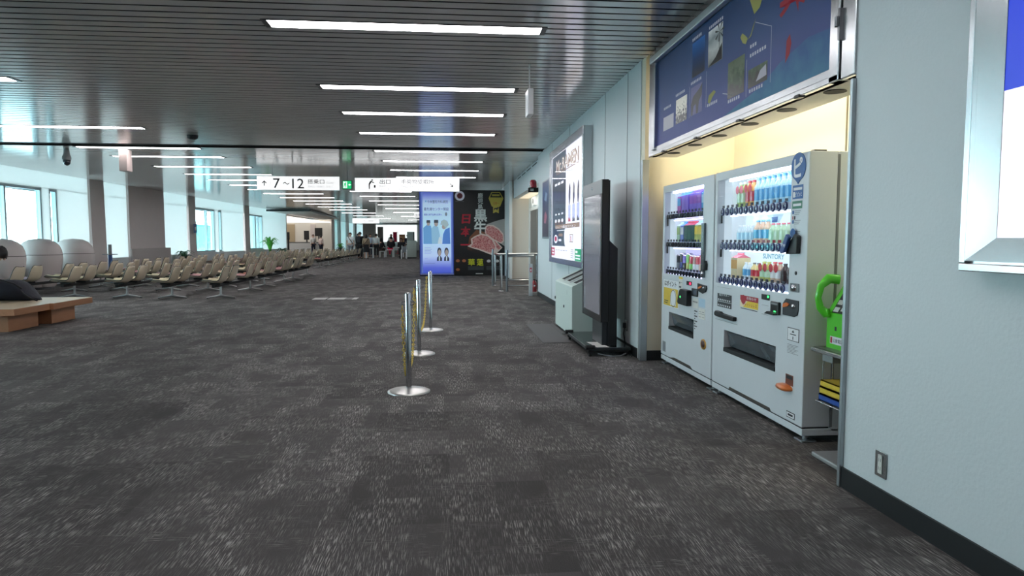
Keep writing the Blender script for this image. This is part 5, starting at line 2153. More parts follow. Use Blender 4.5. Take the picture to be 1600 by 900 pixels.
# far signs
t, Tf = hanging('gate_sign', 'distant small white hanging sign above the far seats', -5.76, -4.15, 2.24, 2.56, 42.0, (-5.5, -4.4))
q = MB(SGR, Tf)
q.text('7', -5.1, 2.32, 0.18, 0.001, 0.0)
q.quad(-4.8, -4.5, 2.38, 2.42, 0.001)
q.build('lettering', t)
t, Tf = hanging('gate_sign', 'tiny white hanging sign left of the blue light box', -1.47, -1.0, 2.22, 2.48, 30.0, (-1.25,))
q = MB(INKG, Tf)
q.text('出発', -1.42, 2.28, 0.14, 0.001, 0.0)
q.build('lettering', t)
# edge-on boards, camera, sensor
def edge_board(x, y, z0, z1, w, label, hw=0.03):
    WB = WHITE if hw < 0.05 else mat('board_blush', (188, 170, 164), 0.5)  # wider white board gets a darker tone, its shade put into the colour
    t = thing('hanging_board', label, 'sign', (x, y, z0))
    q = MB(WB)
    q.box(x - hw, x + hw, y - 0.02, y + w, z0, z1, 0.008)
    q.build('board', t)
    q = MB(WHITE)
    q.cyl((x, y + w / 2, z1 - 0.01), (x, y + w / 2, CEIL + 0.02), 0.008, 8)
    q.build('rod', t)


edge_board(0.88, 7.25, 2.60, 2.87, 0.22, 'small white board seen edge on, hanging on a rod beside the ceiling lights')
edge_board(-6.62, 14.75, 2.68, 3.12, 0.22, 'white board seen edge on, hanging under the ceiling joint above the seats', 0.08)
t = thing('security_camera', 'small dark dome security camera under the ceiling above the egg booths', 'camera', (-7.9, 15.1, CEIL))
q = MB(GREY)
q.lathe([(0.05, 0.12), (0.06, 0.0), (0.085, -0.06), (0.085, -0.11), (0.075, -0.12)], (-7.9, 15.1, CEIL - 0.1), 18)
q.build('housing', t)
q = MB(mat('dome_black', (26, 28, 40), 0.1, coat=0.6))
q.lathe([(0.001, -0.24), (0.04, -0.225), (0.065, -0.19), (0.075, -0.12), (0.0, -0.12)], (-7.9, 15.1, CEIL - 0.1), 18)
q.build('dome', t)
t = thing('ceiling_speaker', 'small dark ceiling sensor between the two rows of lights', 'sensor', (-4.58, 12.9, CEIL))
q = MB(DARK)
q.lathe([(0.05, -0.07), (0.09, -0.05), (0.095, 0.0), (0.0, 0.001)], (-4.58, 12.9, CEIL + 0.001), 18)
q.build('housing', t)
# ------------------------------------------------------------------ tandem seats
SHELLM = mat('seat_shell', (204, 190, 168), 0.45, var=0.03)
PIPE = mat('seat_piping', (24, 24, 27), 0.5)
PADS = [mat('seat_pad_' + n, c, 0.8, var=0.08, scale=90) for n, c in (('cream', (206, 190, 158)), ('sand', (190, 166, 136)), ('rose', (182, 134, 132)), ('rust', (176, 112, 92)), ('brown', (128, 104, 96)), ('mauve', (160, 136, 146)))]
PEDM = mat('pedestal_aluminium', (176, 176, 176), 0.35, 0.8, var=0.03)

PROF = [(-0.245, 0.368, 0.19), (-0.215, 0.388, 0.215), (-0.12, 0.378, 0.228), (0.0, 0.362, 0.232), (0.09, 0.362, 0.232), (0.15, 0.395, 0.232), (0.185, 0.46, 0.232), (0.212, 0.54, 0.226), (0.236, 0.62, 0.205), (0.252, 0.675, 0.172), (0.258, 0.70, 0.125)]


def seat_grid(off, k=1.0, lo=0, hi=len(PROF)):
    rows = []
    n = 9
    for i in range(lo, hi):
        x, z, hw = PROF[i]
        a = PROF[max(i - 1, 0)]
        b_ = PROF[min(i + 1, len(PROF) - 1)]
        t = Vector((b_[0] - a[0], 0, b_[1] - a[1])).normalized()
        nn = Vector((-t.z, 0, t.x))
        if nn.z < 0 and nn.x > 0:
            nn = -nn
        row = []
        for j in range(n):
            s_ = -1 + 2 * j / (n - 1)
            y = hw * k * s_
            cup = 0.045 * abs(s_) ** 2.4
            p_ = Vector((x, y, z)) + nn * (cup + off)
            row.append(p_)
        rows.append(row)
    return rows


def grid_faces(q, R_, flip=False):
    V = [[q.v(p_) for p_ in row] for row in R_]
    for i in range(len(V) - 1):
        for j in range(len(V[0]) - 1):
            a = [V[i][j], V[i][j + 1], V[i + 1][j + 1], V[i + 1][j]]
            q.f(a[::-1] if flip else a, True)
    return V


def rim_pts(R_):
    return R_[0] + [r[-1] for r in R_[1:-1]] + R_[-1][::-1] + [r[0] for r in R_[1:-1]][::-1]


def stitch(q, A, B):
    ra, rb_ = rim_pts(A), rim_pts(B)
    n = len(ra)
    for i in range(n):
        j = (i + 1) % n
        q.f([ra[i], ra[j], rb_[j], rb_[i]], True)


def make_unit(x, y):
    t = thing('tandem_seating', 'seats', 'seating', (x, y, 0), 'rows of tandem waiting seats')
    for k, dy in enumerate((0.0, 0.62, 1.9, 2.52)):
        T = Matrix.Translation((x, y + dy, 0))
        q = MB(SHELLM, T)
        A = grid_faces(q, seat_grid(0.0), True)
        B = grid_faces(q, seat_grid(-0.013))
        stitch(q, A, B)
        q.m(PIPE)
        q.tube(rim_pts(seat_grid(-0.004)), 0.0085, 6, closed=True)
        q.m(MATB)
        q.box(-0.11, 0.10, -0.10, 0.10, 0.315, 0.352, 0.01)
        sh = q.build('seat_shell', t)
        q = MB(PADS[0], T)
        A = grid_faces(q, seat_grid(0.020, 0.86, 1, 10), True)
        B = grid_faces(q, seat_grid(0.003, 0.92, 1, 10))
        stitch(q, A, B)
        pd = q.build('seat_pad', sh)
        pd.material_slots[0].link = 'OBJECT'
        pd.material_slots[0].material = PADS[k]
    q = MB(MATB)
    q.box(x - 0.03, x + 0.03, y - 0.22, y + 2.74, 0.262, 0.318, 0.006)
    q.build('beam', t)
    for dy in (0.25, 2.45):
        q = MB(PEDM)
        q.tube([(x, y + dy, 0.28), (x, y + dy, 0.05)], [0.022, 0.026], 12)
        for s_ in (-1, 1):
            q.tube([(x, y + dy, 0.07), (x + s_ * 0.06, y + dy, 0.05), (x + s_ * 0.30, y + dy, 0.014)], [0.026, 0.024, 0.013], 10)
        q.m(MATB)
        for s_ in (-1, 1):
            q.cyl((x + s_ * 0.285, y + dy, 0.0), (x + s_ * 0.285, y + dy, 0.012), 0.016, 10)
        q.build('leg', t)
    return t


ROWW = ['first', 'second', 'third', 'fourth', 'fifth']
UNITW = ['nearest', 'second', 'third', 'fourth', 'fifth']
su = None
rng = random.Random(3)


def place_unit(x, y, lab):
    global su
    if su is None:
        su = make_unit(x, y)
        su['label'] = lab
        return
    c = copy_tree(su, (x, y, 0), lab)
    for sh in [o for o in bpy.data.objects if o.parent == c and o.name.startswith('seat_shell')]:
        for pd in [o for o in bpy.data.objects if o.parent == sh]:
            pd.material_slots[0].link = 'OBJECT'
            pd.material_slots[0].material = PADS[min(5, int(abs(rng.gauss(0, 2.2))))]


for i, x in enumerate((-4.93, -5.98, -7.03, -8.2, -9.2)):
    ys = [15.0, 18.5, 21.9] + ([25.4] if i > 1 else [])
    for j, y in enumerate(ys):
        dy = (0, 0.1, 0.35, 0.5, 0.2)[i]
        place_unit(x, y + dy, '%s tandem unit of the %s row from the aisle in the near seat block' % (UNITW[j], ROWW[i]))
for i, x in enumerate((-5.75, -6.8, -7.85, -8.9)):
    for j, y in enumerate((30.9, 34.4, 37.9, 41.4)):
        place_unit(x, y, '%s tandem unit of the %s row from the aisle in the far seat block' % (UNITW[j], ROWW[i]))

# ------------------------------------------------------------------ egg shaped booths
EGG = mat('egg_shell', (206, 196, 194), 0.45, var=0.015, scale=4)
EGGIN = mat('egg_lining', (176, 168, 164), 0.9, var=0.05, scale=60)


def egg_booth(x, y, label):
    t = thing('egg_booth', label, 'booth', (x, y, 0), 'egg shaped booths by the windows')
    prof = [(0.30, 0.06), (0.37, 0.20), (0.435, 0.40), (0.485, 0.62), (0.505, 0.82), (0.50, 0.90), (0.485, 1.0), (0.44, 1.12), (0.36, 1.21), (0.23, 1.275), (0.0, 1.30)]
    n = 25

    def shell(q, sc, flip):
        rows = []
        for r, z in prof:
            half = math.radians(128)
            rows.append([Vector((x + r * sc * math.cos(-half + 2 * half * j / (n - 1)), y + r * sc * 1.04 * math.sin(-half + 2 * half * j / (n - 1)), 0.06 + (z - 0.06) * (0.5 + 0.5 * sc))) for j in range(n)])
        return grid_faces(q, rows, flip)
    q = MB(EGG)
    A = shell(q, 1.0, False)
    q.m(EGGIN)
    B = shell(q, 0.90, True)
    q.m(EGG)
    for side in (0, -1):
        ra, rb_ = [r[side] for r in A], [r[side] for r in B]
        for i in range(len(ra) - 1):
            q.f([ra[i], ra[i + 1], rb_[i + 1], rb_[i]])
    q.build('shell', t)
    q = MB(mat('egg_seam', (92, 84, 84), 0.6))
    half = math.radians(126)
    q.tube([(x + 0.502 * math.cos(-half + 2 * half * j / 40), y + 0.522 * math.sin(-half + 2 * half * j / 40), 0.885) for j in range(41)], 0.007, 6)
    q.build('seam', t)
    q = MB(DARK)
    q.lathe([(0.30, 0.0), (0.30, 0.06), (0.0, 0.06)], (x, y, 0), 24)
    q.build('base', t)
    q = MB(EGGIN)
    q.box(x - 0.28, x + 0.26, y - 0.28, y + 0.28, 0.06, 0.42, 0.05)
    q.build('seat', t)


egg_booth(-10.45, 16.95, 'pale egg shaped booth behind the black bag, first of three')
egg_booth(-10.45, 18.5, 'pale egg shaped booth in the middle of the three')
egg_booth(-10.45, 20.1, 'pale egg shaped booth beside the slanting column, farthest of three')

# ------------------------------------------------------------------ wooden benches, bag
WOODT = wood_mat('bench_top_wood', (196, 176, 146), (214, 198, 170), (14, 2, 14), 0.3)  # paler top, window glare put into the wood colour
WOODS = wood_mat('bench_side_wood', (168, 116, 82), (190, 136, 98), (14, 2, 14), 0.45)


def bench(x0, x1, y0, y1, by0, by1, label):
    t = thing('wooden_bench', label, 'bench', ((x0 + x1) / 2, (y0 + y1) / 2, 0), 'low wooden benches')
    q = MB(WOODS)
    q.box(x0, x1, y0, y1, 0.235, 0.326, 0.004)
    q.m(WOODT)
    q.box(x0 + 0.002, x1 - 0.002, y0 + 0.002, y1 - 0.002, 0.324, 0.33)
    q.build('bench_top', t)
    q = MB(WOODS)
    q.box(x0 + 0.15, x1 - 0.15, by0, by1, 0.0, 0.236, 0.004)
    q.build('bench_box', t)


bench(-7.75, -5.86, 10.665, 11.78, 10.87, 11.52, 'low wooden bench at the far end, carrying the black bag')
bench(-7.75, -5.91, 9.82, 10.655, 9.93, 10.62, 'low wooden bench at the near end, in front of the black bag')

bag = thing('duffel_bag', 'soft black duffel bag lying on the wooden bench', 'bag', (-6.85, 11.25, 0.33))
BAGM = mat('bag_cloth', (22, 25, 38), 0.8, var=0.2, scale=14, bump=0.6)
q = MB(BAGM)
n_ = 22
rows = []
for i in range(15):
    s_ = i / 14
    xx = -7.34 + 0.98 * s_
    hh = 0.31 * (1 - abs(2 * s_ - 1) ** 3.2) * (1.0 if s_ < 0.72 else 1.0 - 0.7 * (s_ - 0.72) / 0.28) + 0.012
    ww = 0.20 * (1 - abs(2 * s_ - 1) ** 4) + 0.02
    row = []
    for j in range(n_):
        a = 2 * PI * j / n_
        ca, sa_ = math.cos(a), math.sin(a)
        wob = 1 + 0.05 * math.sin(5 * a + 7 * s_) + 0.04 * math.sin(11 * s_ * 3)
        row.append((xx, 11.25 + ww * wob * math.copysign(abs(ca) ** 0.7, ca), 0.332 + hh * 0.5 + hh * 0.5 * wob * math.copysign(abs(sa_) ** 0.7, sa_) if sa_ > 0 else 0.332 + hh * 0.5 + hh * 0.5 * math.copysign(abs(sa_) ** 0.7, sa_)))
    rows.append([q.v(c) for c in row])
for i in range(14):
    for j in range(n_):
        l = (j + 1) % n_
        q.f([rows[i][j], rows[i][l], rows[i + 1][l], rows[i + 1][j]], True)
q.f(rows[0])
q.f(rows[-1][::-1])
q.build('body', bag)
q = MB(mat('bag_strap', (18, 20, 28), 0.7))
q.tube([(-7.1, 11.07, 0.56), (-6.98, 11.02, 0.64), (-6.8, 11.02, 0.66), (-6.62, 11.04, 0.60), (-6.55, 11.10, 0.52)], 0.014, 8)
q.tube([(-6.62, 11.1, 0.55), (-6.5, 11.06, 0.44), (-6.38, 11.03, 0.37), (-6.28, 11.0, 0.345)], 0.013, 8)
q.build('strap', bag)

# ------------------------------------------------------------------ people
SKIN = mat('skin', (206, 164, 142), 0.55, var=0.04)
HAIR = mat('black_hair', (24, 20, 22), 0.5, var=0.2, scale=60)


def skin_mesh(pts, edges, root, levels=1):
    names = list(pts)
    me = bpy.data.meshes.new('tmp')
    me.from_pydata([pts[k][0] for k in names], [(names.index(a), names.index(b_)) for a, b_ in edges], [])
    o = bpy.data.objects.new('tmp', me)
    C.collection.objects.link(o)
    m = o.modifiers.new('skin', 'SKIN')
    m.use_smooth_shade = True
    sv = me.skin_vertices[0].data
    for i, k in enumerate(names):
        r = pts[k][1]
        sv[i].radius = (r, r) if not isinstance(r, tuple) else r
        sv[i].use_root = (k == root)
    s_ = o.modifiers.new('sub', 'SUBSURF')
    s_.levels = levels
    s_.render_levels = levels
    dg = bpy.context.evaluated_depsgraph_get()
    dg.update()
    ev = o.evaluated_get(dg)
    out = bpy.data.meshes.new_from_object(ev)
    vs = [tuple(v_.co) for v_ in out.vertices]
    fs = [tuple(p_.vertices) for p_ in out.polygons]
    bpy.data.objects.remove(o)
    bpy.data.meshes.remove(me)
    bpy.data.meshes.remove(out)
    return vs, fs


def add_mesh(q, vf):
    V = [q.v(c) for c in vf[0]]
    for f_ in vf[1]:
        q.f([V[i] for i in f_], True)


STAND = {
    'pelvis': ((0, 0, 0.93), (0.135, 0.10)), 'spine': ((0, 0.0, 1.12), (0.125, 0.095)), 'chest': ((0, 0, 1.29), (0.15, 0.11)), 'neck': ((0, 0.005, 1.43), 0.052),
    'jaw': ((0, -0.02, 1.495), 0.062), 'head': ((0, -0.012, 1.565), (0.078, 0.092)), 'top': ((0, 0.0, 1.635), (0.062, 0.07)),
}
for s_, n in ((-1, 'l'), (1, 'r')):
    STAND.update({
        'sh' + n: ((s_ * 0.175, 0, 1.365), 0.055), 'el' + n: ((s_ * 0.215, 0.03, 1.10), 0.040), 'wr' + n: ((s_ * 0.215, -0.05, 0.875), 0.027), 'ha' + n: ((s_ * 0.215, -0.075, 0.80), (0.036, 0.018)),
        'hi' + n: ((s_ * 0.09, 0, 0.86), 0.085), 'kn' + n: ((s_ * 0.10, -0.01, 0.47), 0.055), 'an' + n: ((s_ * 0.10, 0.03, 0.085), 0.038), 'to' + n: ((s_ * 0.115, -0.13, 0.035), 0.034)})
BODY_E = [('pelvis', 'spine'), ('spine', 'chest'), ('chest', 'neck'), ('neck', 'jaw'), ('jaw', 'head'), ('head', 'top')]
for n in 'lr':
    BODY_E += [('chest', 'sh' + n), ('sh' + n, 'el' + n), ('el' + n, 'wr' + n), ('wr' + n, 'ha' + n), ('pelvis', 'hi' + n), ('hi' + n, 'kn' + n), ('kn' + n, 'an' + n), ('an' + n, 'to' + n)]


def grow(r, d):
    return (r[0] + d, r[1] + d) if isinstance(r, tuple) else r + d


def person(label, loc, rotz, top, legs, pose=None, short=False, skirt=False, hair='short', scale=1.0, bag=None, shoe=None, coat=False):
    P = dict(STAND)
    if pose:
        for k, c in pose.items():
            P[k] = (c, P[k][1])
    t = thing('person', label, 'person', loc)
    t.rotation_euler = (0, 0, rotz)
    t.scale = (scale,) * 3

    def part(q, name, par=t):
        me = bpy.data.meshes.new(name)
        q.bm.normal_update()
        q.bm.to_mesh(me)
        q.bm.free()
        for m_ in q.mats:
            me.materials.append(m_)
        o = bpy.data.objects.new(name, me)
        C.collection.objects.link(o)
        o.parent = par
        return o
    q = MB(SKIN)
    add_mesh(q, skin_mesh(P, BODY_E, 'pelvis'))
    hd, tp, jw = Vector(P['head'][0]), Vector(P['top'][0]), Vector(P['jaw'][0])
    up = (tp - jw).normalized()
    fwd = Vector((0, -1, 0))
    fwd = (fwd - up * fwd.dot(up)).normalized()
    side = up.cross(fwd)
    q.ball(tuple(hd + fwd * 0.098 - up * 0.012), 0.014, 0.018, 0.018, 8, 6)
    for s_ in (-1, 1):
        q.ball(tuple(hd + side * (0.082 * s_) - up * 0.01), 0.014, 0.022, 0.032, 8, 6)
    for n in 'lr':
        wr, ha = Vector(P['wr' + n][0]), Vector(P['ha' + n][0])
        d_ = (ha - wr).normalized()
        ac = d_.cross(Vector((1, 0, 0)))
        ac = ac.normalized() if ac.length > 1e-3 else Vector((0, 1, 0))
        curl = Vector((1 if n == 'l' else -1, 0, 0)) * 0.4
        for i, L_ in enumerate((0.072, 0.08, 0.075, 0.06)):
            b0 = ha + ac * (0.024 - 0.016 * i)
            q.tube([b0 - d_ * 0.01, b0 + d_ * L_ * 0.5, b0 + (d_ + curl) * L_ * 0.85], [0.0095, 0.0085, 0.0065], 7)
        b0 = wr.lerp(ha, 0.45) + ac * 0.022
        q.tube([b0, b0 + (d_ * 0.5 + ac * 0.6) * 0.04, b0 + (d_ * 0.9 + ac * 0.6) * 0.066], [0.012, 0.010, 0.008], 7)
    part(q, 'body')
    # hair: a cap over crown, back and sides of the head
    q = MB(HAIR)
    rows = []
    for i in range(8):
        th = math.radians(8 + i * (15 if hair == 'short' else 18))
        row = []
        for j in range(18):
            ph_ = 2 * PI * j / 18
            dirv = fwd * math.cos(ph_) + side * math.sin(ph_)
            front = max(0.0, math.cos(ph_))
            th2 = min(th, math.radians(98 if hair == 'mop' else 68)) if front > 0.45 else th
            rr = 0.112 if hair != 'mop' else 0.122 + 0.006 * math.sin(3 * ph_ + i)
            row.append(q.v(hd + up * (0.012 + rr * math.cos(th2) * 1.02) + dirv * (rr * 0.9 * math.sin(th2) + (0.012 if hair == 'long' and th > 1.6 else 0)) - up * (0.06 * (i - 5) if hair == 'long' and i > 5 and front < 0.3 else 0)))
        rows.append(row)
    q.f(rows[0][::-1], True)
    for i in range(7):
        for j in range(18):
            l = (j + 1) % 18
            q.f([rows[i][j], rows[i + 1][j], rows[i + 1][l], rows[i][l]], True)
    part(q, 'hair')
    # clothes
    q = MB(top)
    S = {k: (P[k][0], grow(P[k][1], 0.04)) for k in ('pelvis', 'spine', 'chest')}
    S['nk'] = (tuple(Vector(P['chest'][0]).lerp(Vector(P['neck'][0]), 0.72)), 0.085)
    E_ = [('pelvis', 'spine'), ('spine', 'chest'), ('chest', 'nk')]
    for n in 'lr':
        S['sh' + n] = (P['sh' + n][0], 0.078)
        S['el' + n] = (P['el' + n][0] if not short else tuple(Vector(P['sh' + n][0]).lerp(Vector(P['el' + n][0]), 0.75)), 0.053)
        E_ += [('chest', 'sh' + n), ('sh' + n, 'el' + n)]
        if not short:
            S['wr' + n] = (tuple(Vector(P['el' + n][0]).lerp(Vector(P['wr' + n][0]), 0.92)), 0.038)
            E_.append(('el' + n, 'wr' + n))
    if coat:
        S['hem'] = (tuple(Vector(P['pelvis'][0]) - Vector((0, 0, 0.30))), (0.19, 0.15))
        E_.append(('pelvis', 'hem'))
    add_mesh(q, skin_mesh(S, E_, 'chest'))
    part(q, 'shirt' if not coat else 'coat')
    q = MB(legs)
    if skirt:
        c = Vector(P['pelvis'][0])
        q.lathe([(0.24, -0.46), (0.21, -0.2), (0.155, 0.06), (0.13, 0.08)], tuple(c), 18, sy=0.75)
        part(q, 'skirt')
    else:
        S = {'pelvis': (P['pelvis'][0], grow(P['pelvis'][1], 0.03))}
        E_ = []
        for n in 'lr':
            S['hi' + n] = (P['hi' + n][0], 0.115)
            S['kn' + n] = (P['kn' + n][0], 0.08)
            S['an' + n] = (tuple(Vector(P['kn' + n][0]).lerp(Vector(P['an' + n][0]), 0.93)), 0.058)
            E_ += [('pelvis', 'hi' + n), ('hi' + n, 'kn' + n), ('kn' + n, 'an' + n)]
        add_mesh(q, skin_mesh(S, E_, 'pelvis'))
        part(q, 'trousers')
    for n in 'lr':
        q = MB(shoe or BLACK)
        a, b_ = Vector(P['an' + n][0]), Vector(P['to' + n][0])
        m_ = (a + b_) / 2
        zb = min(a.z, b_.z) - 0.03
        q.ball((m_.x, m_.y - 0.005, max(zb, 0.0) + 0.045), 0.05, 0.135, 0.045, 12, 8)
        part(q, 'shoe')
    if bag:
        kind, bm_ = bag
        q = MB(bm_)
        if kind == 'strap':
            q.tube([(-0.14, -0.02, 1.42), (-0.06, -0.135, 1.30), (0.06, -0.13, 1.12), (0.17, -0.07, 0.98), (0.17, 0.09, 0.98), (0.0, 0.13, 1.2), (-0.14, 0.06, 1.42)], 0.02, 8)
            q.box(0.13, 0.25, -0.02, 0.16, 0.80, 1.02, 0.03)
            part(q, 'shoulder_bag')
        else:
            q.box(-0.15, 0.15, 0.11, 0.27, 1.0, 1.42, 0.05)
            part(q, 'backpack')
    return t


def cloth(n, c):
    return mat('cloth_' + n, c, 0.85, var=0.08, scale=50)


CW, CN, CB, CT, CG = cloth('white', (226, 228, 230)), cloth('navy', (36, 42, 62)), cloth('black', (26, 26, 32)), cloth('tan', (150, 130, 108)), cloth('grey', (128, 130, 136))
CR, CBR, CP = cloth('red', (214, 40, 76)), cloth('brown', (74, 56, 50)), cloth('pale_pink', (226, 208, 206))
WALK = {'knl': (-0.10, -0.10, 0.48), 'anl': (-0.10, -0.16, 0.085), 'tol': (-0.115, -0.32, 0.035), 'knr': (0.10, 0.02, 0.47), 'anr': (0.10, 0.20, 0.10), 'tor': (0.115, 0.06, 0.035)}
SIT = {'pelvis': (0, 0.0, 0.50), 'spine': (0, 0.03, 0.68), 'chest': (0, 0.0, 0.86), 'neck': (0, -0.02, 1.00), 'jaw': (0, -0.05, 1.06), 'head': (0, -0.045, 1.13), 'top': (0, -0.035, 1.20)}
for s_, n in ((-1, 'l'), (1, 'r')):
    SIT.update({'sh' + n: (s_ * 0.175, 0, 0.93), 'el' + n: (s_ * 0.21, -0.08, 0.70), 'wr' + n: (s_ * 0.15, -0.28, 0.62), 'ha' + n: (s_ * 0.13, -0.34, 0.62),
                'hi' + n: (s_ * 0.09, -0.03, 0.47), 'kn' + n: (s_ * 0.10, -0.44, 0.47), 'an' + n: (s_ * 0.10, -0.42, 0.085), 'to' + n: (s_ * 0.11, -0.57, 0.035)})
# reader on the bench, bent forward: only the head reaches into the picture
BEND = {'pelvis': (0, 0.0, 0.44), 'spine': (0, -0.10, 0.63), 'chest': (0, -0.28, 0.80), 'neck': (0, -0.42, 0.91), 'jaw': (0, -0.50, 0.93), 'head': (0, -0.55, 1.00), 'top': (0, -0.58, 1.07)}
for s_, n in ((-1, 'l'), (1, 'r')):
    BEND.update({'sh' + n: (s_ * 0.175, -0.32, 0.84), 'el' + n: (s_ * 0.22, -0.30, 0.58), 'wr' + n: (s_ * 0.12, -0.34, 0.49), 'ha' + n: (s_ * 0.08, -0.40, 0.49),
                 'hi' + n: (s_ * 0.10, -0.03, 0.42), 'kn' + n: (s_ * 0.34, -0.26, 0.42), 'an' + n: (s_ * 0.02, -0.34 - 0.05 * s_, 0.39), 'to' + n: (-s_ * 0.14, -0.36 - 0.05 * s_, 0.375)})
person('person with black hair bent forward on the wooden bench beside the bag', (-6.92, 10.3, 0.06), math.radians(90), CN, CB, BEND, hair='mop')
person('person in a white shirt with a dark shoulder strap beyond the seats', (-6.35, 45.2, 0), 0.1, CW, CG, WALK, True, bag=('strap', CBR), scale=1.02)
person('person in navy clothes standing beside the group in black', (-6.02, 46.6, 0), 1.2, CN, CB, None)
person('tall person in a long black coat beside the seats', (-5.72, 45.1, 0), 2.9, CB, CB, None, coat=True, scale=1.05, bag=('pack', CB))
person('person in a tan top and dark skirt carrying a bag', (-5.28, 44.7, 0), 3.4, CT, CB, None, skirt=True, hair='long', scale=0.95, bag=('strap', CBR))
person('person in a white shirt and black trousers seen from behind', (-5.04, 48.6, 0), 3.0, CW, CB, None, scale=1.0)
person('person in pale blue top beyond the white shirt', (-5.75, 51.2, 0), 0.6, cloth('pale_blue', (196, 212, 228)), CN, None, True)
person('person in dark red and black seated by the white tables', (-5.0, 51.6, 0), 2.6, CB, CBR, SIT, hair='long', scale=1.1)
person('person in white leaning at the white tables', (-4.35, 52.9, 0), 0.4, CW, CG, None)
person('broad person in black seated on a white stool', (-4.18, 50.6, 0), 3.14, CB, CR, SIT, scale=1.2)
person('person with dark hair in black behind the pale cabinet', (-3.45, 50.8, 0), 0.0, CB, CB, SIT, hair='long', scale=1.1)
person('person in dark blue behind the top of the pale cabinet', (-3.0, 51.5, 0), 0.2, CN, CB, None, scale=0.98)
person('gate attendant in white at the gate counter', (-11.0, 57.0, 0), 0.6, CW, CN, None)
person('gate attendant in pale pink at the gate counter', (-10.3, 56.6, 0), 2.6, CP, CN, None, scale=0.94)

# ------------------------------------------------------------------ far end furniture
def white_table(x, y, w, d, h, label):
    t = thing('white_table', label, 'table', (x, y, 0), 'white tables at the far end')
    q = MB(WHITE)
    q.box(x - w / 2, x + w / 2, y - d / 2, y + d / 2, h - 0.05, h, 0.008)
    q.build('table_top', t)
    for sx in (-1, 1):
        for sy in (-1, 1):
            q = MB(WHITE)
            q.box(x + sx * (w / 2 - 0.04) - 0.03, x + sx * (w / 2 - 0.04) + 0.03, y + sy * (d / 2 - 0.04) - 0.03, y + sy * (d / 2 - 0.04) + 0.03, 0, h - 0.05, 0.004)
            q.build('leg', t)


white_table(-5.35, 47.3, 0.55, 0.6, 0.72, 'white table behind the person with the tan top')
white_table(-4.66, 48.9, 0.40, 0.45, 0.46, 'white stool beside the person in black trousers')
white_table(-4.20, 49.4, 0.56, 0.5, 0.55, 'white stool behind the broad person in black')
white_table(-3.55, 49.4, 0.75, 0.6, 0.70, 'white table between the stool and the pale cabinet')
cb = thing('service_cabinet', 'pale grey cabinet with a narrower upper box at the far end', 'cabinet', (-2.5, 47.3, 0))
q = MB(mat('cabinet_grey', (206, 214, 208), 0.4))
q.box(-2.80, -2.17, 47.0, 47.7, 0.05, 1.20, 0.01)
q.m(MATB)
q.box(-2.77, -2.2, 47.04, 47.66, 0.0, 0.06)
q.build('body', cb)
q = MB(mat('cabinet_grey_dark', (168, 176, 172), 0.4))
q.box(-2.80, -2.36, 47.1, 47.6, 1.20, 1.80, 0.01)
q.m(BLACK)
q.box(-2.36, -2.31, 47.15, 47.55, 1.20, 1.80)
q.build('upper_box', cb)
q = MB(MATB)
q.box(-1.98, -1.60, 47.4, 47.9, 0.0, 0.85, 0.02)
q.m(GREY)
q.box(-2.0, -1.58, 47.38, 47.92, 0.85, 0.90, 0.01)
tag(q.build('black_counter', None, (-1.8, 47.6, 0)), 'black low counter beside the pale cabinet', 'counter')
wc = thing('wheelchair', 'white framed wheelchair parked in front of the pale cabinet', 'wheelchair', (-2.85, 44.6, 0))
for s_ in (-0.17, 0.17):
    q = MB(WHITE)
    q.tube([(-2.85 + s_ + 0.0, 44.6 + 0.30 * math.cos(a), 0.30 + 0.30 * math.sin(a)) for a in [2 * PI * i / 20 for i in range(20)]], 0.022, 8, closed=True)
    q.m(GREY)
    for i in range(6):
        a = PI * i / 3
        q.cyl((-2.85 + s_, 44.6, 0.30), (-2.85 + s_, 44.6 + 0.28 * math.cos(a), 0.30 + 0.28 * math.sin(a)), 0.006, 6)
    q.build('wheel', wc)
    q = MB(WHITE)
    q.tube([(-2.85 + s_ * 0.85, 44.95, 0.88), (-2.85 + s_ * 0.85, 44.82, 0.86), (-2.85 + s_ * 0.85, 44.80, 0.45), (-2.85 + s_ * 0.85, 44.35, 0.43), (-2.85 + s_ * 0.85, 44.22, 0.1), (-2.85 + s_ * 0.85, 44.08, 0.07)], 0.02, 8)
    q.build('side_frame', wc)
q = MB(CG)
q.box(-2.98, -2.72, 44.36, 44.80, 0.42, 0.46, 0.01)
q.box(-2.98, -2.72, 44.78, 44.81, 0.46, 0.82, 0.01)
q.build('seat', wc)
q = MB(MATB)
q.box(-3.22, -3.02, 45.6, 45.9, 0.0, 0.84, 0.02)
q.box(-3.20, -3.04, 45.62, 45.88, 0.84, 0.9, 0.01)
tag(q.build('black_bin', None, (-3.12, 45.75, 0)), 'narrow black bin beside the wheelchair', 'bin')
q = MB(CR)
rows = []
for i in range(7):
    zz = 1.05 + 0.87 * i / 6
    rows.append([(-4.93 + 0.36 * j / 6, 62 + 0.05 * math.sin(j * 1.7 + i * 0.4), zz) for j in range(7)])
grid_faces(q, rows)
q.tube([(-4.97, 62.0, 1.93), (-4.52, 62.0, 1.93)], 0.015, 8)
q.tube([(-4.52, 62.0, 0.0), (-4.52, 62.0, 1.95)], 0.015, 8)
q.box(-4.7, -4.35, 61.9, 62.1, 0, 0.03)
tag(q.build('shop_banner', None, (-4.6, 62, 0)), 'crimson banner on a pole at the far end', 'banner')
q = MB(wood_mat('shop_wood', (150, 96, 50), (186, 128, 72)))
q.box(-4.42, -3.9, 62.5, 62.9, 0, 1.72, 0.02)
q.m(mat('shop_shelf', (214, 170, 120), 0.5))
for k in range(4):
    q.box(-4.38, -3.94, 62.48, 62.52, 0.3 + 0.35 * k, 0.55 + 0.35 * k, 0.01)
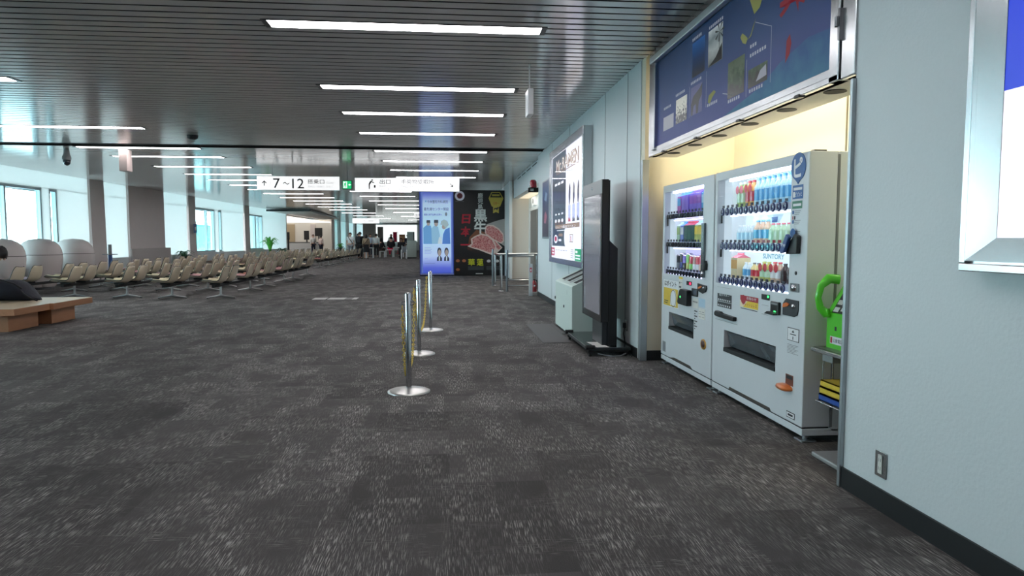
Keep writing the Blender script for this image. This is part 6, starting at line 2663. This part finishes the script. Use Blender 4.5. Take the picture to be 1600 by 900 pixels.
tag(q.build('wooden_cabinet', None, (-4.16, 62.7, 0)), 'brown wooden display cabinet beside the crimson banner', 'cabinet')
b = MB(mat('shop_panel', (146, 150, 146), 0.5))
b.box(-7.35, -6.35, 60, 61.2, 0, 2.9)
struct(b, 'column_9')
b = MB(mat('shop_panel_b', (130, 132, 128), 0.5))
b.box(-6.30, -5.85, 62, 62.6, 0, 2.4)
struct(b, 'column_10')
sl = thing('shop_light_wall', 'bright white lit shop front at the far end of the hall', 'shop front', (-6.2, 80, 0))
q = MB(WHITE)
q.box(-9.2, -1.5, 80.1, 80.6, 0.0, 3.0)
q.build('wall_board', sl)
q = MB(lit('shop_light', (246, 255, 252), 1.1))
q.quad(0, 0.001, 0, 0.001, 0)
q.box(-8.9, -3.6, 80.02, 80.1, 1.0, 2.95)
q.build('light_band', sl)

# plants
LEAF = mat('palm_leaf', (92, 176, 70), 0.45, var=0.25, scale=6)
LEAFD = mat('dark_leaf', (44, 92, 62), 0.45, var=0.25, scale=6)


def potted_plant(x, y, h, spread, nleaf, label, m_):
    t = thing('potted_plant', label, 'plant', (x, y, 0))
    q = MB(mat('plant_pot', (176, 172, 166), 0.6))
    q.lathe([(0.15, 0.0), (0.19, 0.28), (0.20, 0.30), (0.17, 0.29), (0.0, 0.28)], (x, y, 0), 18)
    q.build('pot', t)
    q = MB(m_)
    rg = random.Random(int(x * 100))
    for i in range(nleaf):
        a = 2 * PI * i / nleaf + rg.uniform(-.2, .2)
        L_ = spread * rg.uniform(0.7, 1.1)
        hh = h * rg.uniform(0.75, 1.0)
        pts = []
        for s_ in range(7):
            f_ = s_ / 6
            pts.append(Vector((x + math.cos(a) * L_ * f_ ** 1.4, y + math.sin(a) * L_ * f_ ** 1.4, 0.28 + (hh - 0.28) * math.sin(min(1.0, f_ * 1.15) * PI * 0.62) / 0.93 - 0.12 * f_ ** 3)))
        sd = Vector((-math.sin(a), math.cos(a), 0))
        prev = None
        for s_ in range(7):
            w_ = 0.05 * math.sin(PI * (0.08 + 0.92 * s_ / 6)) + 0.004
            cur = (q.v(pts[s_] - sd * w_), q.v(pts[s_] + Vector((0, 0, 0.012))), q.v(pts[s_] + sd * w_))
            if prev:
                q.f([prev[0], prev[1], cur[1], cur[0]], True)
                q.f([prev[1], prev[2], cur[2], cur[1]], True)
            prev = cur
    q.build('leaves', t)


potted_plant(-10.65, 42.0, 1.40, 0.62, 26, 'bright green palm in a pot against the blind beyond the seats', LEAF)
potted_plant(-10.25, 43.4, 0.75, 0.45, 22, 'dark leafy low plant beside the bright green palm', LEAFD)
potted_plant(-10.75, 28.9, 0.85, 0.4, 18, 'dark green plant beside the thick grey column', LEAFD)
potted_plant(-8.9, 57.5, 0.95, 0.4, 18, 'small green plant beside the gate attendants', LEAF)
potted_plant(-8.0, 52.0, 0.75, 0.6, 14, 'spreading plant beside the person with the shoulder strap', LEAFD)

# charging post with a round ledge
cp = thing('charging_post', 'slim grey and blue post with a round ledge by the windows', 'post', (-9.9, 21.0, 0))
q = MB(mat('post_blue', (58, 92, 150), 0.4))
q.lathe([(0.055, 0.02), (0.055, 0.83)], (-9.9, 21.0, 0), 16)
q.m(GREY)
q.lathe([(0.05, 0.85), (0.05, 1.12), (0.04, 1.13), (0.0, 1.13)], (-9.9, 21.0, 0), 16)
q.build('post', cp)
q = MB(GREY)
q.lathe([(0.20, 0.83), (0.20, 0.85), (0.0, 0.85)], (-9.9, 21.0, 0), 24)
q.build('ledge', cp)
q = MB(GREY)
q.lathe([(0.18, 0.0), (0.17, 0.02), (0.0, 0.025)], (-9.9, 21.0, 0), 24)
q.build('base', cp)

# gate counter, screens
gc = thing('gate_counter', 'grey fronted boarding gate counter under the canopy', 'counter', (-12.2, 58.0, 0))
q = MB(mat('counter_front', (196, 198, 200), 0.45))
q.box(-13.9, -10.6, 57.6, 58.4, 0.0, 1.02, 0.01)
q.m(DARK)
q.box(-13.95, -10.55, 57.55, 58.45, 1.02, 1.06, 0.01)
q.build('counter_body', gc)
for x, z0, z1, w_ in ((-11.9, 1.25, 2.0, 0.42), (-10.9, 1.55, 2.25, 0.62)):
    sc_ = thing('gate_screen', 'dark %s screen on a post behind the gate counter' % ('lower' if x < -11.5 else 'taller'), 'screen', (x, 58.9, 0))
    q = MB(BLACK)
    q.box(x - w_ / 2, x + w_ / 2, 58.85, 58.95, z0, z1, 0.01)
    q.build('display', sc_)
    q = MB(DARK)
    q.box(x - 0.05, x + 0.05, 58.95, 59.05, 0.0, z1 - 0.1)
    q.box(x - 0.2, x + 0.2, 58.8, 59.2, 0.0, 0.03)
    q.build('post', sc_)
gp = thing('gate_post_sign', 'tall black post sign at the opening of the gate bay', 'sign', (-12.3, 54.0, 0))
q = MB(BLACK)
q.cyl((-12.3, 54.0, 0.02), (-12.3, 54.0, 1.5), 0.07, 12)
q.build('post', gp)
q = MB(BLACK)
q.box(-12.46, -12.2, 53.95, 54.05, 1.25, 1.85, 0.02)
q.build('display', gp)
q = MB(DARK)
q.lathe([(0.22, 0.0), (0.22, 0.02), (0.0, 0.02)], (-12.3, 54.0, 0), 20)
q.build('base', gp)

# ------------------------------------------------------------------ lobby barrier, emergency lamp, extinguisher, lane post
br = thing('steel_barrier', 'stainless steel railing barrier in front of the lift lobby', 'railing', (1.7, 17.5, 0))
for x, y in ((1.30, 18.9), (1.30, 16.7), (2.48, 18.9)):
    q = MB(POLISH)
    q.cyl((x, y, 0.0), (x, y, 0.86), 0.032, 14)
    q.lathe([(0.07, 0.0), (0.065, 0.012), (0.0, 0.012)], (x, y, 0), 18)
    q.build('post', br)
for x, y in ((1.22, 18.6), (1.43, 16.5)):
    q = MB(DSTEEL)
    q.cyl((x, y, 0.0 if y < 17 else 0.0), (x, y, 1.02), 0.028, 12)
    q.build('post', br)
q = MB(POLISH)
q.tube([(2.52, 18.9, 0.87), (1.36, 18.9, 0.87), (1.31, 18.86, 0.87), (1.30, 18.8, 0.87), (1.30, 16.7, 0.87)], 0.03, 12)
q.tube([(1.43, 16.62, 0.87), (2.10, 16.62, 0.87)], 0.028, 12)
q.build('hand_rail', br)
q = MB(POLISH)
q.cyl((1.30, 18.9, 0.14), (2.5, 18.9, 0.14), 0.018, 10)
q.cyl((1.43, 16.62, 0.14), (2.1, 16.62, 0.14), 0.018, 10)
q.build('lower_rail', br)
lp = thing('lane_post', 'slim pale grey post with a red mark beside the fire extinguisher', 'post', (1.86, 15.25, 0))
q = MB(mat('post_pale', (186, 192, 196), 0.4))
q.box(1.82, 1.90, 15.22, 15.28, 0.0, 0.73, 0.006)
q.build('post', lp)
q = MB(RED)
q.box(1.838, 1.882, 15.214, 15.22, 0.54, 0.64)
q.m(WHITE)
q.box(1.85, 1.87, 15.211, 15.214, 0.56, 0.61)
q.build('marker', lp)
fe = thing('fire_extinguisher', 'red fire extinguisher on a low stand at the wall corner', 'fire extinguisher', (1.965, 15.45, 0))
q = MB(mat('extinguisher_red', (150, 24, 34), 0.3, coat=0.5))
q.lathe([(0.06, 0.08), (0.065, 0.10), (0.065, 0.27), (0.045, 0.315), (0.02, 0.335), (0.02, 0.35)], (1.965, 15.45, 0), 18)
q.build('cylinder', fe)
q = MB(BLACK)
q.box(1.945, 1.985, 15.41, 15.47, 0.35, 0.375, 0.004)
q.tube([(1.965, 15.42, 0.36), (2.02, 15.40, 0.34), (2.035, 15.40, 0.25), (2.03, 15.40, 0.14)], 0.012, 8)
q.build('nozzle', fe)
q = MB(mat('extinguisher_stand', (166, 160, 156), 0.5))
q.box(1.90, 2.05, 15.36, 15.54, 0.0, 0.08, 0.006)
q.build('stand', fe)
q = MB(WHITE)
q.lathe([(0.02, 0.0), (0.02, 0.002), (0.0, 0.002)], (0, 0, 0), 12)
for v_ in q.bm.verts:
    v_.co = Vector((1.965 + v_.co.x, 15.384 - v_.co.z, 0.22 + v_.co.y))
q.build('gauge_label', fe)
em = thing('emergency_lamp', 'red dome alarm lamp on a bracket above the wall corner', 'lamp', (1.93, 15.3, 2.3))
q = MB(mat('lamp_red', (150, 20, 44), 0.2, coat=0.7))
q.lathe([(0.08, 2.44), (0.085, 2.46), (0.075, 2.58), (0.05, 2.615), (0.0, 2.62)], (1.92, 15.3, 0), 20)
q.build('dome', em)
q = MB(MATB)
q.box(1.81, 2.03, 15.22, 15.38, 2.34, 2.44, 0.01)
q.m(GREY)
q.box(1.84, 1.92, 15.214, 15.222, 2.36, 2.42)
q.build('bracket', em)
